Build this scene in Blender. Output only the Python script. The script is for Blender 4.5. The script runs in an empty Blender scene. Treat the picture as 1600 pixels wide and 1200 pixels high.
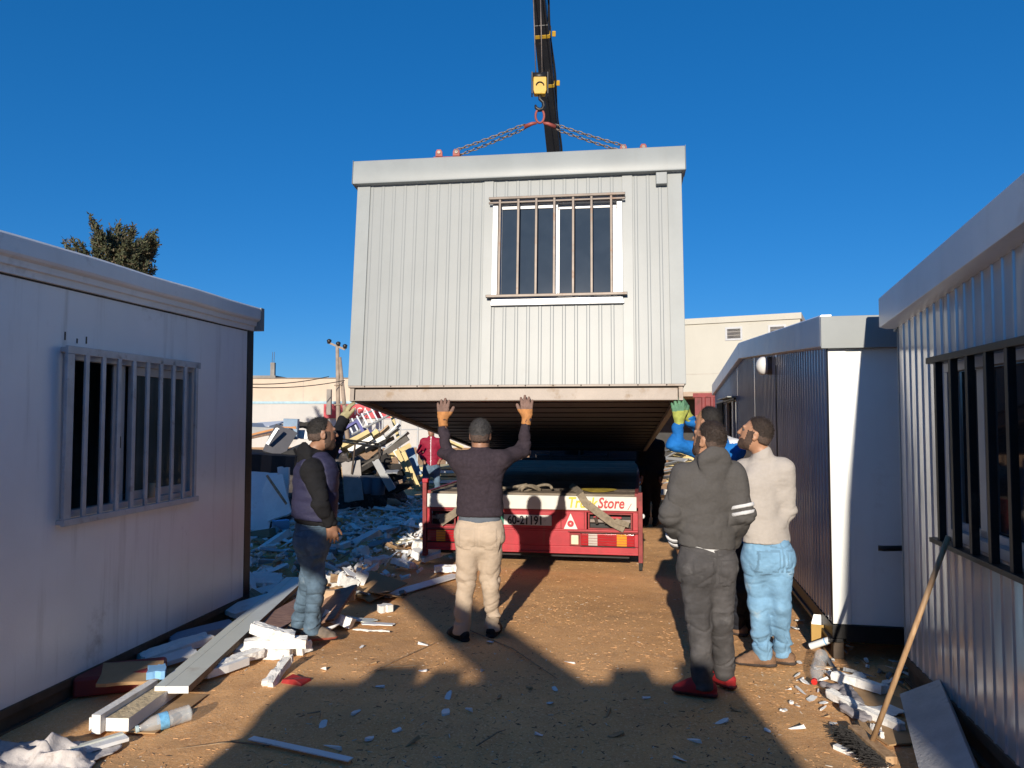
import bpy, math, random
import numpy as np
from mathutils import Vector, Matrix, Euler
random.seed(7); rng = np.random.default_rng(7)
R = math.radians
S = bpy.context.scene
COL = S.collection

# ------------------------------------------------------------------ camera, sky, sun, exposure
FOC, HC = 1156.0, 1.7
TH = math.atan(54 / FOC); CT, ST = math.cos(TH), math.sin(TH)
cam = bpy.data.objects.new('camera', bpy.data.cameras.new('camera')); COL.objects.link(cam)
cam.location = (0, 0, HC); cam.rotation_euler = (R(90) + TH, 0, 0)
cam.data.sensor_width = 36; cam.data.lens = FOC / 1600 * 36
cam.data.clip_start = .05; cam.data.clip_end = 3000
S.camera = cam
SUN_AZ, SUN_EL = 190.3, 17.5
w = bpy.data.worlds.new('World'); S.world = w; w.use_nodes = True
nt = w.node_tree; nt.nodes.clear()
sky = nt.nodes.new('ShaderNodeTexSky'); sky.sky_type = 'NISHITA'; sky.sun_disc = False
sky.sun_elevation = R(SUN_EL); sky.sun_rotation = R(SUN_AZ)
sky.altitude = 1500; sky.air_density = 1.0; sky.dust_density = 0.0; sky.ozone_density = 4.0
hs = nt.nodes.new('ShaderNodeHueSaturation'); hs.inputs['Saturation'].default_value = 1.19; hs.inputs['Value'].default_value = 1.0
bg = nt.nodes.new('ShaderNodeBackground'); bg.inputs['Strength'].default_value = .143
wo = nt.nodes.new('ShaderNodeOutputWorld')
gmn = nt.nodes.new('ShaderNodeGamma'); gmn.inputs['Gamma'].default_value = .62
tint = nt.nodes.new('ShaderNodeMix'); tint.data_type = 'RGBA'; tint.blend_type = 'MULTIPLY'; tint.inputs[0].default_value = 1; tint.inputs[7].default_value = (.55, .83, 1.22, 1)
nt.links.new(sky.outputs[0], gmn.inputs[0]); nt.links.new(gmn.outputs[0], tint.inputs[6]); nt.links.new(tint.outputs[2], hs.inputs['Color']); nt.links.new(hs.outputs[0], bg.inputs[0]); nt.links.new(bg.outputs[0], wo.inputs[0])
sl = bpy.data.lights.new('sun', 'SUN'); sl.energy = 5.0; sl.angle = R(.55); sl.color = (1, .9, .76)
sun = bpy.data.objects.new('sun', sl); COL.objects.link(sun)
_a = R(SUN_AZ)
TOSUN = Vector((math.sin(_a) * math.cos(R(SUN_EL)), math.cos(_a) * math.cos(R(SUN_EL)), math.sin(R(SUN_EL))))
sun.rotation_euler = TOSUN.to_track_quat('Z', 'Y').to_euler(); sun.location = TOSUN * 60
S.view_settings.view_transform = 'Standard'; S.view_settings.look = 'None'
S.view_settings.exposure = 0.25; S.view_settings.gamma = 1; S.view_settings.use_curve_mapping = False

# ------------------------------------------------------------------ measuring helpers (photo pixel -> place)
def ray(px, py):
    u = (px - 800) / FOC; v = (600 - py) / FOC
    return Vector((u, CT - ST * v, ST + CT * v))
def G(px, py, z=0.0):
    r = ray(px, py); return Vector((0, 0, HC)) + r * ((z - HC) / r.z)
def at(px, py, Y):
    r = ray(px, py); return Vector((0, 0, HC)) + r * (Y / r.y)

# ------------------------------------------------------------------ mesh builder
class MB:
    def __init__(s): s.v = []; s.f = []; s.m = []
    def add(s, vs, fs, mi=0):
        o = len(s.v); s.v += [tuple(v) for v in vs]; s.f += [tuple(i + o for i in f) for f in fs]; s.m += [mi] * len(fs); return s
    def box(s, x0, y0, z0, x1, y1, z1, mi=0, M=None):
        vs = [Vector((x, y, z)) for z in (z0, z1) for y in (y0, y1) for x in (x0, x1)]
        if M is not None: vs = [M @ v for v in vs]
        return s.add(vs, [(0, 2, 3, 1), (4, 5, 7, 6), (0, 1, 5, 4), (2, 6, 7, 3), (0, 4, 6, 2), (1, 3, 7, 5)], mi)
    def obox(s, c, size, rot=(0, 0, 0), mi=0):
        M = Matrix.Translation(c) @ Euler([R(a) for a in rot]).to_matrix().to_4x4()
        x, y, z = [k / 2 for k in size]
        return s.box(-x, -y, -z, x, y, z, mi, M)
    def beam(s, p, q, wd, ht, mi=0, up=(0, 0, 1)):
        p = Vector(p); q = Vector(q); d = (q - p); L = d.length; d.normalize()
        r = d.cross(Vector(up))
        if r.length < 1e-4: r = d.cross(Vector((0, 1, 0)))
        r.normalize(); u = r.cross(d)
        M = Matrix((r, d, u)).transposed().to_4x4(); M.translation = p
        return s.box(-wd / 2, 0, -ht / 2, wd / 2, L, ht / 2, mi, M)
    def tube(s, pts, r, n=8, mi=0, cap=True):
        pts = [Vector(p) for p in pts]; rs = r if isinstance(r, (list, tuple)) else [r] * len(pts)
        vs = []; fs = []; prev = None
        for i, p in enumerate(pts):
            d = (pts[min(i + 1, len(pts) - 1)] - pts[max(i - 1, 0)]).normalized()
            if prev is None:
                a = d.cross(Vector((0, 0, 1)))
                if a.length < .05: a = d.cross(Vector((0, 1, 0)))
            else: a = prev - d * prev.dot(d)
            a.normalize(); prev = a; b = d.cross(a)
            for k in range(n):
                t = 2 * math.pi * k / n
                vs.append(p + (a * math.cos(t) + b * math.sin(t)) * rs[i])
        for i in range(len(pts) - 1):
            for k in range(n):
                k2 = (k + 1) % n
                fs.append((i * n + k, i * n + k2, (i + 1) * n + k2, (i + 1) * n + k))
        if cap:
            fs.append(tuple(range(n - 1, -1, -1))); o = (len(pts) - 1) * n; fs.append(tuple(range(o, o + n)))
        return s.add(vs, fs, mi)
    def extrude(s, poly, fn, t0, t1, mi=0):
        """poly: list of (a,b); fn(a,b,t)->xyz; closed prism between t0 and t1"""
        n = len(poly); vs = [fn(a, b, t0) for a, b in poly] + [fn(a, b, t1) for a, b in poly]
        fs = [(i, (i + 1) % n, n + (i + 1) % n, n + i) for i in range(n)] + [tuple(range(n - 1, -1, -1)), tuple(range(n, 2 * n))]
        return s.add(vs, fs, mi)
    def ball(s, c, r, n=10, m=6, mi=0, sq=(1, 1, 1)):
        pts = []; c = Vector(c)
        vs = [c + Vector((0, 0, -r * sq[2]))]; fs = []
        for i in range(1, m):
            a = math.pi * i / m - math.pi / 2
            for k in range(n):
                t = 2 * math.pi * k / n
                vs.append(c + Vector((math.cos(a) * math.cos(t) * r * sq[0], math.cos(a) * math.sin(t) * r * sq[1], math.sin(a) * r * sq[2])))
        vs.append(c + Vector((0, 0, r * sq[2]))); L = len(vs) - 1
        for k in range(n): fs.append((0, 1 + (k + 1) % n, 1 + k))
        for i in range(m - 2):
            for k in range(n):
                a = 1 + i * n + k; b = 1 + i * n + (k + 1) % n; fs.append((a, b, b + n, a + n))
        o = 1 + (m - 2) * n
        for k in range(n): fs.append((L, o + k, o + (k + 1) % n))
        return s.add(vs, fs, mi)
    def mesh(s, name, mats, smooth=False):
        me = bpy.data.meshes.new(name); me.from_pydata(s.v, [], s.f)
        for m in (mats if isinstance(mats, (list, tuple)) else [mats]): me.materials.append(m)
        me.polygons.foreach_set('material_index', s.m)
        if smooth: me.polygons.foreach_set('use_smooth', [True] * len(s.f))
        me.validate(); me.update()
        return me
    def build(s, name, mats, parent=None, smooth=False, bevel=0, loc=None, rot=None):
        o = bpy.data.objects.new(name, s.mesh(name, mats, smooth)); COL.objects.link(o)
        if parent is not None: o.parent = parent
        if loc is not None: o.location = loc
        if rot is not None: o.rotation_euler = [R(a) for a in rot]
        if bevel:
            b = o.modifiers.new('bevel', 'BEVEL'); b.width = bevel; b.segments = 2; b.limit_method = 'ANGLE'; b.angle_limit = R(40)
            if not smooth:
                o.data.polygons.foreach_set('use_smooth', [True] * len(o.data.polygons)); b.harden_normals = True
        return o
def tag(o, label=None, cat=None, group=None, kind=None):
    if label: o['label'] = label
    if cat: o['category'] = cat
    if group: o['group'] = group
    if kind: o['kind'] = kind
    return o
def empty(name, loc, rot=(0, 0, 0), label=None, cat=None, group=None):
    o = bpy.data.objects.new(name, None); COL.objects.link(o); o.location = loc; o.rotation_euler = [R(a) for a in rot]
    o.empty_display_size = .2
    return tag(o, label, cat, group)

# ------------------------------------------------------------------ materials
MATS = {}
def lin(c):  # sRGB 0..255 -> linear
    return tuple(((x / 255 + .055) / 1.055) ** 2.4 if x > 10 else x / 255 / 12.92 for x in c)
def M(name, col=None, rough=.6, metal=0, var=.12, scale=4, dirt=None, streak=0, bump=0, bscale=40, stretch=(1, 1, 1), coat=0, rnd=0, grain=None, spec=.5, wave=0, wmap=(3.0, 3.0, .9), bstretch=None, dth=.55):
    if name in MATS: return MATS[name]
    m = bpy.data.materials.new(name); m.use_nodes = True; t = m.node_tree; N = t.nodes; L = t.links
    p = N['Principled BSDF']; p.inputs['Roughness'].default_value = rough; p.inputs['Metallic'].default_value = metal
    p.inputs['Specular IOR Level'].default_value = spec
    if coat: p.inputs['Coat Weight'].default_value = coat; p.inputs['Coat Roughness'].default_value = .08
    tc = N.new('ShaderNodeTexCoord'); mp = N.new('ShaderNodeMapping'); mp.inputs['Scale'].default_value = stretch
    L.new(tc.outputs['Object'], mp.inputs['Vector'])
    oi = N.new('ShaderNodeObjectInfo')
    def noise(sc, det=5, vec=None, ro=.6):
        n = N.new('ShaderNodeTexNoise'); n.inputs['Scale'].default_value = sc; n.inputs['Detail'].default_value = det; n.inputs['Roughness'].default_value = ro
        L.new(vec or mp.outputs[0], n.inputs['Vector']); return n
    def ramp(src, a, b):
        r = N.new('ShaderNodeMapRange'); r.inputs['From Min'].default_value = a; r.inputs['From Max'].default_value = b; r.interpolation_type = 'SMOOTHSTEP'
        L.new(src, r.inputs['Value']); return r.outputs[0]
    def mix(fac, a, b):
        x = N.new('ShaderNodeMix'); x.data_type = 'RGBA'
        if fac is not None: L.new(fac, x.inputs[0])
        for s_, k in ((a, 6), (b, 7)):
            if isinstance(s_, tuple): x.inputs[k].default_value = (*s_[:3], 1)
            else: L.new(s_, x.inputs[k])
        return x.outputs[2]
    n1 = noise(scale)
    cur = mix(ramp(n1.outputs[0], .3, .7), tuple(c * (1 - var) for c in col), tuple(min(1, c * (1 + var)) for c in col))
    if grain:
        gm = N.new('ShaderNodeMapping'); gm.inputs['Scale'].default_value = grain[1]; L.new(tc.outputs['Object'], gm.inputs['Vector'])
        g = noise(grain[2], 6, gm.outputs[0]); cur = mix(ramp(g.outputs[0], .4, .65), cur, grain[0])
    if streak:
        sm = N.new('ShaderNodeMapping'); sm.inputs['Scale'].default_value = (7, 7, .45); L.new(tc.outputs['Object'], sm.inputs['Vector'])
        sn = noise(1.6, 5, sm.outputs[0]); f = ramp(sn.outputs[0], .52, .85)
        mm = N.new('ShaderNodeMath'); mm.operation = 'MULTIPLY'; mm.inputs[1].default_value = streak; L.new(f, mm.inputs[0])
        cur = mix(mm.outputs[0], cur, (.16, .12, .08))
    if dirt:
        dn = noise(dirt[2], 7, None, .68); f = ramp(dn.outputs[0], dth, dth + .17)
        mm = N.new('ShaderNodeMath'); mm.operation = 'MULTIPLY'; mm.inputs[1].default_value = dirt[1]; L.new(f, mm.inputs[0])
        cur = mix(mm.outputs[0], cur, dirt[0])
        rr = N.new('ShaderNodeMapRange'); rr.inputs['To Min'].default_value = rough; rr.inputs['To Max'].default_value = min(1, rough + .25); L.new(mm.outputs[0], rr.inputs['Value']); L.new(rr.outputs[0], p.inputs['Roughness'])
    if rnd:
        hv = N.new('ShaderNodeHueSaturation'); r_ = N.new('ShaderNodeMapRange'); r_.inputs['To Min'].default_value = 1 - rnd; r_.inputs['To Max'].default_value = 1 + rnd
        L.new(oi.outputs['Random'], r_.inputs['Value']); L.new(r_.outputs[0], hv.inputs['Value']); L.new(cur, hv.inputs['Color']); cur = hv.outputs[0]
    L.new(cur, p.inputs['Base Color'])
    if bump or wave:
        nrm = None
        if wave:
            wm = N.new('ShaderNodeMapping'); wm.inputs['Scale'].default_value = wmap; L.new(tc.outputs['Object'], wm.inputs['Vector'])
            wn = noise(1.0, 2, wm.outputs[0]); b = N.new('ShaderNodeBump'); b.inputs['Strength'].default_value = wave; b.inputs['Distance'].default_value = .02
            L.new(wn.outputs[0], b.inputs['Height']); nrm = b.outputs[0]
        if bump:
            if bstretch:
                bm_ = N.new('ShaderNodeMapping'); bm_.inputs['Scale'].default_value = bstretch; L.new(tc.outputs['Object'], bm_.inputs['Vector']); bn = noise(bscale, 5, bm_.outputs[0])
            else: bn = noise(bscale, 6)
            b = N.new('ShaderNodeBump'); b.inputs['Strength'].default_value = bump; b.inputs['Distance'].default_value = .01
            L.new(bn.outputs[0], b.inputs['Height'])
            if nrm: L.new(nrm, b.inputs['Normal'])
            nrm = b.outputs[0]
        L.new(nrm, p.inputs['Normal'])
    MATS[name] = m; return m
def glass(name, col=(.8, .85, .87), rough=.03, trans=.0, alpha=1.0, dirt=.0):
    if name in MATS: return MATS[name]
    m = bpy.data.materials.new(name); m.use_nodes = True; t = m.node_tree; p = t.nodes['Principled BSDF']
    p.inputs['Base Color'].default_value = (*col, 1); p.inputs['Roughness'].default_value = rough
    p.inputs['Transmission Weight'].default_value = trans; p.inputs['IOR'].default_value = 1.45
    if dirt:
        tc = t.nodes.new('ShaderNodeTexCoord'); n = t.nodes.new('ShaderNodeTexNoise'); n.inputs['Scale'].default_value = 6; n.inputs['Detail'].default_value = 8; n.inputs['Distortion'].default_value = .3
        t.links.new(tc.outputs['Object'], n.inputs['Vector'])
        r = t.nodes.new('ShaderNodeMapRange'); r.inputs['From Min'].default_value = .4; r.inputs['From Max'].default_value = .8; r.inputs['To Min'].default_value = .06; r.inputs['To Max'].default_value = .06 + dirt
        t.links.new(n.outputs[0], r.inputs['Value']); x = t.nodes.new('ShaderNodeMix'); x.data_type = 'RGBA'; t.links.new(r.outputs[0], x.inputs[0]); x.inputs[6].default_value = (*col, 1); x.inputs[7].default_value = (.12, .15, .19, 1)
        t.links.new(x.outputs[2], p.inputs['Base Color'])
    MATS[name] = m; return m
DUST = (.30, .20, .11)
white_panel = M('white_painted_sheet', (.275, .29, .288), .36, 0, .04, 1.5, (DUST, .25, 2.2), .06, .06, 3, wave=.10, dth=.64, spec=.22)
white_trim = M('white_trim', (.275, .295, .295), .38, 0, .05, 3, (DUST, .4, 4), .1, dth=.62, spec=.22)
alu = M('aluminium_channel', (.22, .185, .16), .5, .2, .1, 3, (DUST, .5, 5), .1, .1, 30)
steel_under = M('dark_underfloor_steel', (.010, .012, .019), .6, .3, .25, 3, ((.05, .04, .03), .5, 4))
grille_steel = M('brown_grille_steel', (.085, .066, .054), .42, .3, .2, 8, ((.25, .12, .06), .5, 9))
dark_glass = glass('dusty_dark_glass', (.022, .034, .052), .06, 0, dirt=.10)
old_wall = M('old_white_wall', (.84, .84, .83), .3, 0, .05, 1.0, ((.26, .22, .18), .6, 1.7), .42, .1, 60, dth=.6)
old_fascia = M('old_grey_fascia', (.78, .77, .75), .4, 0, .06, 1.5, ((.2, .17, .14), .4, 3), .15, wave=.25)
grey_paint = M('grey_grille_paint', (.46, .48, .50), .45, .1, .12, 6, ((.2, .1, .06), .5, 9))
black_steel = M('black_steel', (.022, .021, .021), .45, .4, .2, 6, ((.12, .09, .06), .4, 7))
brown_base = M('rusty_brown_channel', (.085, .062, .045), .7, .2, .3, 5, ((.16, .11, .07), .6, 4), 0, .2, 30)
gloss_panel = M('glossy_white_ribbed_sheet', (.58, .58, .59), .18, .4, .08, 2, (DUST, .25, 3), .12, .0, 3, wave=.5, dth=.6)
gloss_panel2 = M('dark_glossy_ribbed_sheet', (.50, .50, .53), .2, .25, .08, 2, (DUST, .25, 3), .12, wave=.16, dth=.6)
fascia_grey = M('bare_grey_fascia', (.78, .78, .78), .35, .2, .05, 2, (DUST, .2, 3), .08, wave=.2)
cream_wall = M('cream_wall', (.58, .53, .42), .7, 0, .05, .7, ((.3, .25, .18), .3, 1.2), .15)
interior = M('dark_interior', (.05, .05, .05), .9)
frame_white = M('white_window_frame', (.46, .47, .48), .35, .1, .06, 5, (DUST, .3, 6))
def rib_panel(a0, a1, z0, z1, fn, pitch=.098, h=.0034, wd=.015, th=.04, mi=0, mb=None, ztop=None):
    """ribbed sheet: fn(a,d,z); ribs sit at multiples of pitch; ztop(a) optional sloping top"""
    mb = mb or MB(); pr = [(a0, 0)]
    k = math.ceil((a0 + wd) / pitch)
    while k * pitch + wd < a1:
        c = k * pitch; pr += [(c - wd, 0), (c - wd * .55, h), (c + wd * .55, h), (c + wd, 0)]; k += 1
    pr += [(a1, 0)]
    n = len(pr); vs = []
    for zz in (0, 1):
        for a, d in pr: vs.append(fn(a, d, z0 if zz == 0 else (ztop(a) if ztop else z1)))
        for a, d in ((a1, -th), (a0, -th)): vs.append(fn(a, d, z0 if zz == 0 else (ztop(a) if ztop else z1)))
    m = n + 2
    fs = [(i, (i + 1) % m, m + (i + 1) % m, m + i) for i in range(m)]
    fs += [(m + i, m + i + 1, m + n if i >= n // 2 else m + n + 1) for i in range(n - 1)] if False else [tuple(range(m - 1, -1, -1)), tuple(range(m, 2 * m))]
    return mb.add(vs, fs, mi)
import bmesh
_mesh0 = MB.mesh
def _mesh1(s, name, mats, smooth=False):
    me = _mesh0(s, name, mats, smooth)
    if len(s.f) < 6000:
        b = bmesh.new(); b.from_mesh(me); bmesh.ops.recalc_face_normals(b, faces=b.faces); b.to_mesh(me); b.free()
    return me
MB.mesh = _mesh1
def bx(name, mat, parent, *boxes, bevel=.003):
    m = MB()
    for b in boxes: m.box(*b)
    return m.build(name, mat, parent, bevel=bevel)

# ------------------------------------------------------------------ the ground
def vnoise(p, seed=0):
    """vectorised value noise, p (...,3) -> (...), range about -1..1"""
    i = np.floor(p).astype(np.int64); f = p - i; f = f * f * (3 - 2 * f); out = 0
    def h(x, y, z):
        n = (x * 374761393 + y * 668265263 + z * 2147483647 + seed * 144665) & 0x7fffffff
        n = ((n ^ (n >> 13)) * 1274126177) & 0x7fffffff
        return ((n ^ (n >> 16)) & 0xffff) / 32767.5 - 1
    for dx in (0, 1):
        for dy in (0, 1):
            for dz in (0, 1):
                wgt = (f[..., 0] if dx else 1 - f[..., 0]) * (f[..., 1] if dy else 1 - f[..., 1]) * (f[..., 2] if dz else 1 - f[..., 2])
                out = out + wgt * h(i[..., 0] + dx, i[..., 1] + dy, i[..., 2] + dz)
    return out
def ground_h(x, y):
    p = np.stack([x, y, np.zeros_like(x)], -1)
    near = np.clip(1 - (np.hypot(x, y - 7) - 9) / 6, 0, 1)
    return near * (.014 * vnoise(p * .8, 1) + .005 * vnoise(p * 2.7, 2) + .003 * vnoise(p * 8, 3) + .0015 * vnoise(p * 19, 4)) - .004
def axis(lo, hi, fine0, fine1, st):
    a = list(np.arange(fine0, fine1, st)); d = st; x = fine1
    while x < hi: a.append(x); d *= 1.25; x += d
    d = st; x = fine0 - st; pre = []
    while x > lo: pre.append(x); d *= 1.25; x -= d
    return np.array(pre[::-1] + a)
gx = axis(-700, 700, -4.2, 4.6, .045); gy = axis(-120, 1500, 2.6, 13, .045)
X, Y = np.meshgrid(gx, gy); Z = ground_h(X, Y)
nx, ny = len(gx), len(gy)
me = bpy.data.meshes.new('ground')
idx = np.arange(nx * ny).reshape(ny, nx)
q = np.stack([idx[:-1, :-1], idx[:-1, 1:], idx[1:, 1:], idx[1:, :-1]], -1).reshape(-1, 4)
me.from_pydata(np.stack([X, Y, Z], -1).reshape(-1, 3).tolist(), [], q.tolist())
me.polygons.foreach_set('use_smooth', [True] * len(me.polygons))
gm = bpy.data.materials.new('sandy_earth'); gm.use_nodes = True
t = gm.node_tree; N = t.nodes; L = t.links; p = N['Principled BSDF']; p.inputs['Roughness'].default_value = .95; p.inputs['Specular IOR Level'].default_value = .2
tc = N.new('ShaderNodeTexCoord')
def gnoise(sc, det=6, ro=.6, dist=0):
    n = N.new('ShaderNodeTexNoise'); n.inputs['Scale'].default_value = sc; n.inputs['Detail'].default_value = det; n.inputs['Roughness'].default_value = ro; n.inputs['Distortion'].default_value = dist
    L.new(tc.outputs['Object'], n.inputs['Vector']); return n.outputs[0]
def gramp(src, a, b):
    r = N.new('ShaderNodeMapRange'); r.inputs['From Min'].default_value = a; r.inputs['From Max'].default_value = b; r.interpolation_type = 'SMOOTHSTEP'; L.new(src, r.inputs['Value']); return r.outputs[0]
def gmix(f, a, b):
    x = N.new('ShaderNodeMix'); x.data_type = 'RGBA'; L.new(f, x.inputs[0])
    for s_, k in ((a, 6), (b, 7)):
        if isinstance(s_, tuple): x.inputs[k].default_value = (*s_, 1)
        else: L.new(s_, x.inputs[k])
    return x.outputs[2]
c = gmix(gramp(gnoise(.55, 4), .35, .65), (.62, .33, .135), (.80, .45, .20))
c = gmix(gramp(gnoise(3.2, 7, .65), .42, .7), c, (.62, .335, .15))
c = gmix(gramp(gnoise(70, 3, .6), .5, .72), c, (.78, .52, .30))
c = gmix(gramp(gnoise(160, 2, .6), .60, .72), c, (.20, .11, .055))
c = gmix(gramp(gnoise(.9, 5, .6, .6), .58, .72), c, (.55, .33, .16))
L.new(c, p.inputs['Base Color'])
b1 = N.new('ShaderNodeBump'); b1.inputs['Strength'].default_value = .3; b1.inputs['Distance'].default_value = .02; L.new(gnoise(55, 6, .7), b1.inputs['Height'])
b2 = N.new('ShaderNodeBump'); b2.inputs['Strength'].default_value = .15; b2.inputs['Distance'].default_value = .05; L.new(gnoise(9, 6, .6), b2.inputs['Height']); L.new(b1.outputs[0], b2.inputs['Normal'])
L.new(b2.outputs[0], p.inputs['Normal'])
me.materials.append(gm)
ground = bpy.data.objects.new('ground', me); COL.objects.link(ground); tag(ground, kind='structure')
def gz(x, y): return float(ground_h(np.array([x]), np.array([y]))[0])

# ------------------------------------------------------------------ windows and grilles (shared)
def grille(parent, P, rails, bars, mat, bw=.03, bd=.03, name='window_grille'):
    """P(a,d,z) -> local; rails: (a0,a1,z0,z1,d0,d1), bars: (a,z0,z1,d)"""
    go = None
    for a0, a1, z0, z1, d0, d1 in rails:
        c = [P(a, d, z) for a in (a0, a1) for d in (d0, d1) for z in (z0, z1)]
        lo = [min(v[i] for v in c) for i in range(3)]; hi = [max(v[i] for v in c) for i in range(3)]
        if go is None: go = MB().box(*lo, *hi).build(name, mat, parent, bevel=.003)
        else: MB().box(*lo, *hi).build('rail', mat, go, bevel=.003)
    for a, z0, z1, d in bars:
        c = [P(a + s * bw / 2, d + e * bd / 2, z) for s in (-1, 1) for e in (-1, 1) for z in (z0, z1)]
        lo = [min(v[i] for v in c) for i in range(3)]; hi = [max(v[i] for v in c) for i in range(3)]
        MB().box(*lo, *hi).build('bar', mat, go, bevel=.003)
    return go
def frame_ring(P, a0, a1, z0, z1, t, d0, d1, mb=None):
    mb = mb or MB()
    for A0, A1, Z0, Z1 in ((a0, a1, z0, z0 + t), (a0, a1, z1 - t, z1), (a0, a0 + t, z0 + t, z1 - t), (a1 - t, a1, z0 + t, z1 - t)):
        c = [P(a, d, z) for a in (A0, A1) for d in (d0, d1) for z in (Z0, Z1)]
        mb.box(*[min(v[i] for v in c) for i in range(3)], *[max(v[i] for v in c) for i in range(3)])
    return mb
def pbox(P, a0, a1, d0, d1, z0, z1):
    c = [P(a, d, z) for a in (a0, a1) for d in (d0, d1) for z in (z0, z1)]
    return (*[min(v[i] for v in c) for i in range(3)], *[max(v[i] for v in c) for i in range(3)])

# ------------------------------------------------------------------ the lifted cabin
O = at(549, 627, 6.15)
lift = empty('portable_cabin', O, (-6.3, 0, -7.6), 'new white ribbed cabin hanging from the crane and tipped above the red truck', 'cabin')
LW, LL = 2.69, 6.0
Pf = lambda a, d, z: (a, -d, z)
rib_panel(.075, 1.10, .128, 1.90, Pf).build('wall_panel', white_panel, lift)
rib_panel(1.155, 2.25, .128, .795, Pf).build('wall_panel', white_panel, lift)
rib_panel(1.155, 2.25, 1.705, 1.90, Pf).build('wall_panel', white_panel, lift)
rib_panel(2.315, 2.62, .128, 1.90, Pf).build('wall_panel', white_panel, lift)
for a0, a1 in ((1.085, 1.165), (2.24, 2.325)):
    bx('joint_strip', M('pale_joint_strip', (.29, .305, .302), .36, 0, .04, 3, (DUST, .3, 4), .1, dth=.62, spec=.25), lift, (a0, -.012, .129, a1, .01, 1.895))
bx('corner_trim', white_trim, lift, (-.034, -.011, .128, .082, .06, 1.9)); bx('corner_trim', white_trim, lift, (2.61, -.011, .128, 2.724, .06, 1.9))
Pl = lambda a, d, z: (-.03 - d, a, z); Pr = lambda a, d, z: (LW + .03 + d, a, z); Pb = lambda a, d, z: (a, LL + d, z)
for k in range(6):
    a0 = .06 + k * .98; a1 = a0 + .975
    rib_panel(a0, a1, .128, 1.9, Pl).build('wall_panel', white_panel, lift); rib_panel(a0, a1, .128, 1.9, Pr).build('wall_panel', white_panel, lift)
for k in range(3):
    rib_panel(.04 + k * .87, .9 + k * .87, .128, 1.9, Pb).build('wall_panel', white_panel, lift)
# fascia round the roof
mb = MB()
prof = [(0, 1.885), (.062, 1.885), (.066, 1.9), (.066, 2.08), (.058, 2.095), (0, 2.095)]
mb.extrude(prof, lambda a, z, t_: (t_, -a, z), -.062, LW + .062)
fr = mb.build('fascia', white_trim, lift, bevel=.004)
m2 = MB(); m2.box(-.062, .002, 1.886, -.002, LL + .06, 2.094); m2.box(LW + .002, .002, 1.886, LW + .062, LL + .06, 2.094); m2.box(-.002, LL + .002, 1.886, LW + .002, LL + .06, 2.094)
m2.build('fascia', white_trim, lift, bevel=.004)
bx('fascia_end_cap', white_trim, lift, (-.066, -.07, 1.884, -.0625, .08, 2.098)); bx('fascia_end_cap', white_trim, lift, (LW + .0625, -.07, 1.884, LW + .066, .08, 2.098))
bx('roof', white_trim, lift, (0, .01, 2.03, LW, LL, 2.06), bevel=0)
# base frame
mb = MB(); mb.box(.03, 0.0, .004, LW - .03, .012, .1); mb.box(.03, -.02, 0, LW - .03, .06, .008); mb.build('base_channel', alu, lift, bevel=.002)
bx('drip_lip', alu, lift, (-.02, -.035, .108, LW + .02, .03, .127))
fst = MB()
for k in range(12): fst.ball((.12 + k * .223, -.036, .118), .006, 6, 4)
fst.build('rivet', grille_steel, lift)
for x in (-.01, LW - .026): bx('corner_post', alu, lift, (x, -.015, -.002, x + .036, .05, .107))
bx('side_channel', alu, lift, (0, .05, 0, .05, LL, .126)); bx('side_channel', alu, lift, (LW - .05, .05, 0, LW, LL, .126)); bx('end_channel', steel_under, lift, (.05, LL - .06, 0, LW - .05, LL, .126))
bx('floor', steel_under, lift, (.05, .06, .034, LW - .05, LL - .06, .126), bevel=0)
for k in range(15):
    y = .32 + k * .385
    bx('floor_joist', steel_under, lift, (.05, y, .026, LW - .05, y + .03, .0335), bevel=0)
bx('ceiling', interior, lift, (.04, .05, 1.9, LW - .04, LL - .05, 1.92), bevel=0)
# window
w0 = frame_ring(Pf, 1.165, 2.24, .80, 1.70, .045, -.03, .03).build('window', frame_white, lift, bevel=.003)
frame_ring(Pf, 1.21, 1.712, .845, 1.655, .035, -.02, .012).build('sash', frame_white, w0, bevel=.003)
frame_ring(Pf, 1.69, 2.195, .845, 1.655, .035, -.045, -.022).build('sash', frame_white, w0, bevel=.003)
bx('pane', dark_glass, w0, (1.24, .0, .875, 1.68, .006, 1.625), bevel=0); bx('pane', dark_glass, w0, (1.722, .03, .875, 2.165, .036, 1.625), bevel=0)
bx('sill', frame_white, w0, (1.16, -.036, .785, 2.25, .02, .815)); bx('sill', frame_white, w0, (1.70, -.032, .818, 2.23, -.005, .85))
gx_ = [1.23, 1.385, 1.535, 1.685, 1.84, 1.99, 2.15]
grille(lift, Pf, [(1.135, 2.265, 1.69, 1.712, .045, .07), (1.135, 2.265, 1.655, 1.672, .045, .065), (1.125, 2.275, .845, .868, .045, .072)] +
       [(a, a + .02, z, z + .02, 0, .046) for a in (1.14, 2.24) for z in (1.69, .847)], [(a, .86, 1.69, .056) for a in gx_], grille_steel, .021, .021)
bx('junction_box', white_trim, lift, (2.515, -.055, 1.775, 2.605, -.008, 1.878), bevel=.006)

# ------------------------------------------------------------------ old white cabin on the left
O = G(388, 950); O.z = 0
lc = empty('portable_cabin', O, (0, 0, -8.5), 'old white smooth walled cabin on the left with grey window bars and stepped roof edge', 'cabin')
Pw = lambda a, d, z: (d, a, z)
WL = MB()
for A0, A1, Z0, Z1 in ((-6, -2.25, .125, 2.5), (-.86, -.1, .125, 2.5), (-2.25, -.86, .125, 1.10), (-2.25, -.86, 2.10, 2.5)):
    WL.box(*pbox(Pw, A0, A1, -.06, 0, Z0, Z1))
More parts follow.
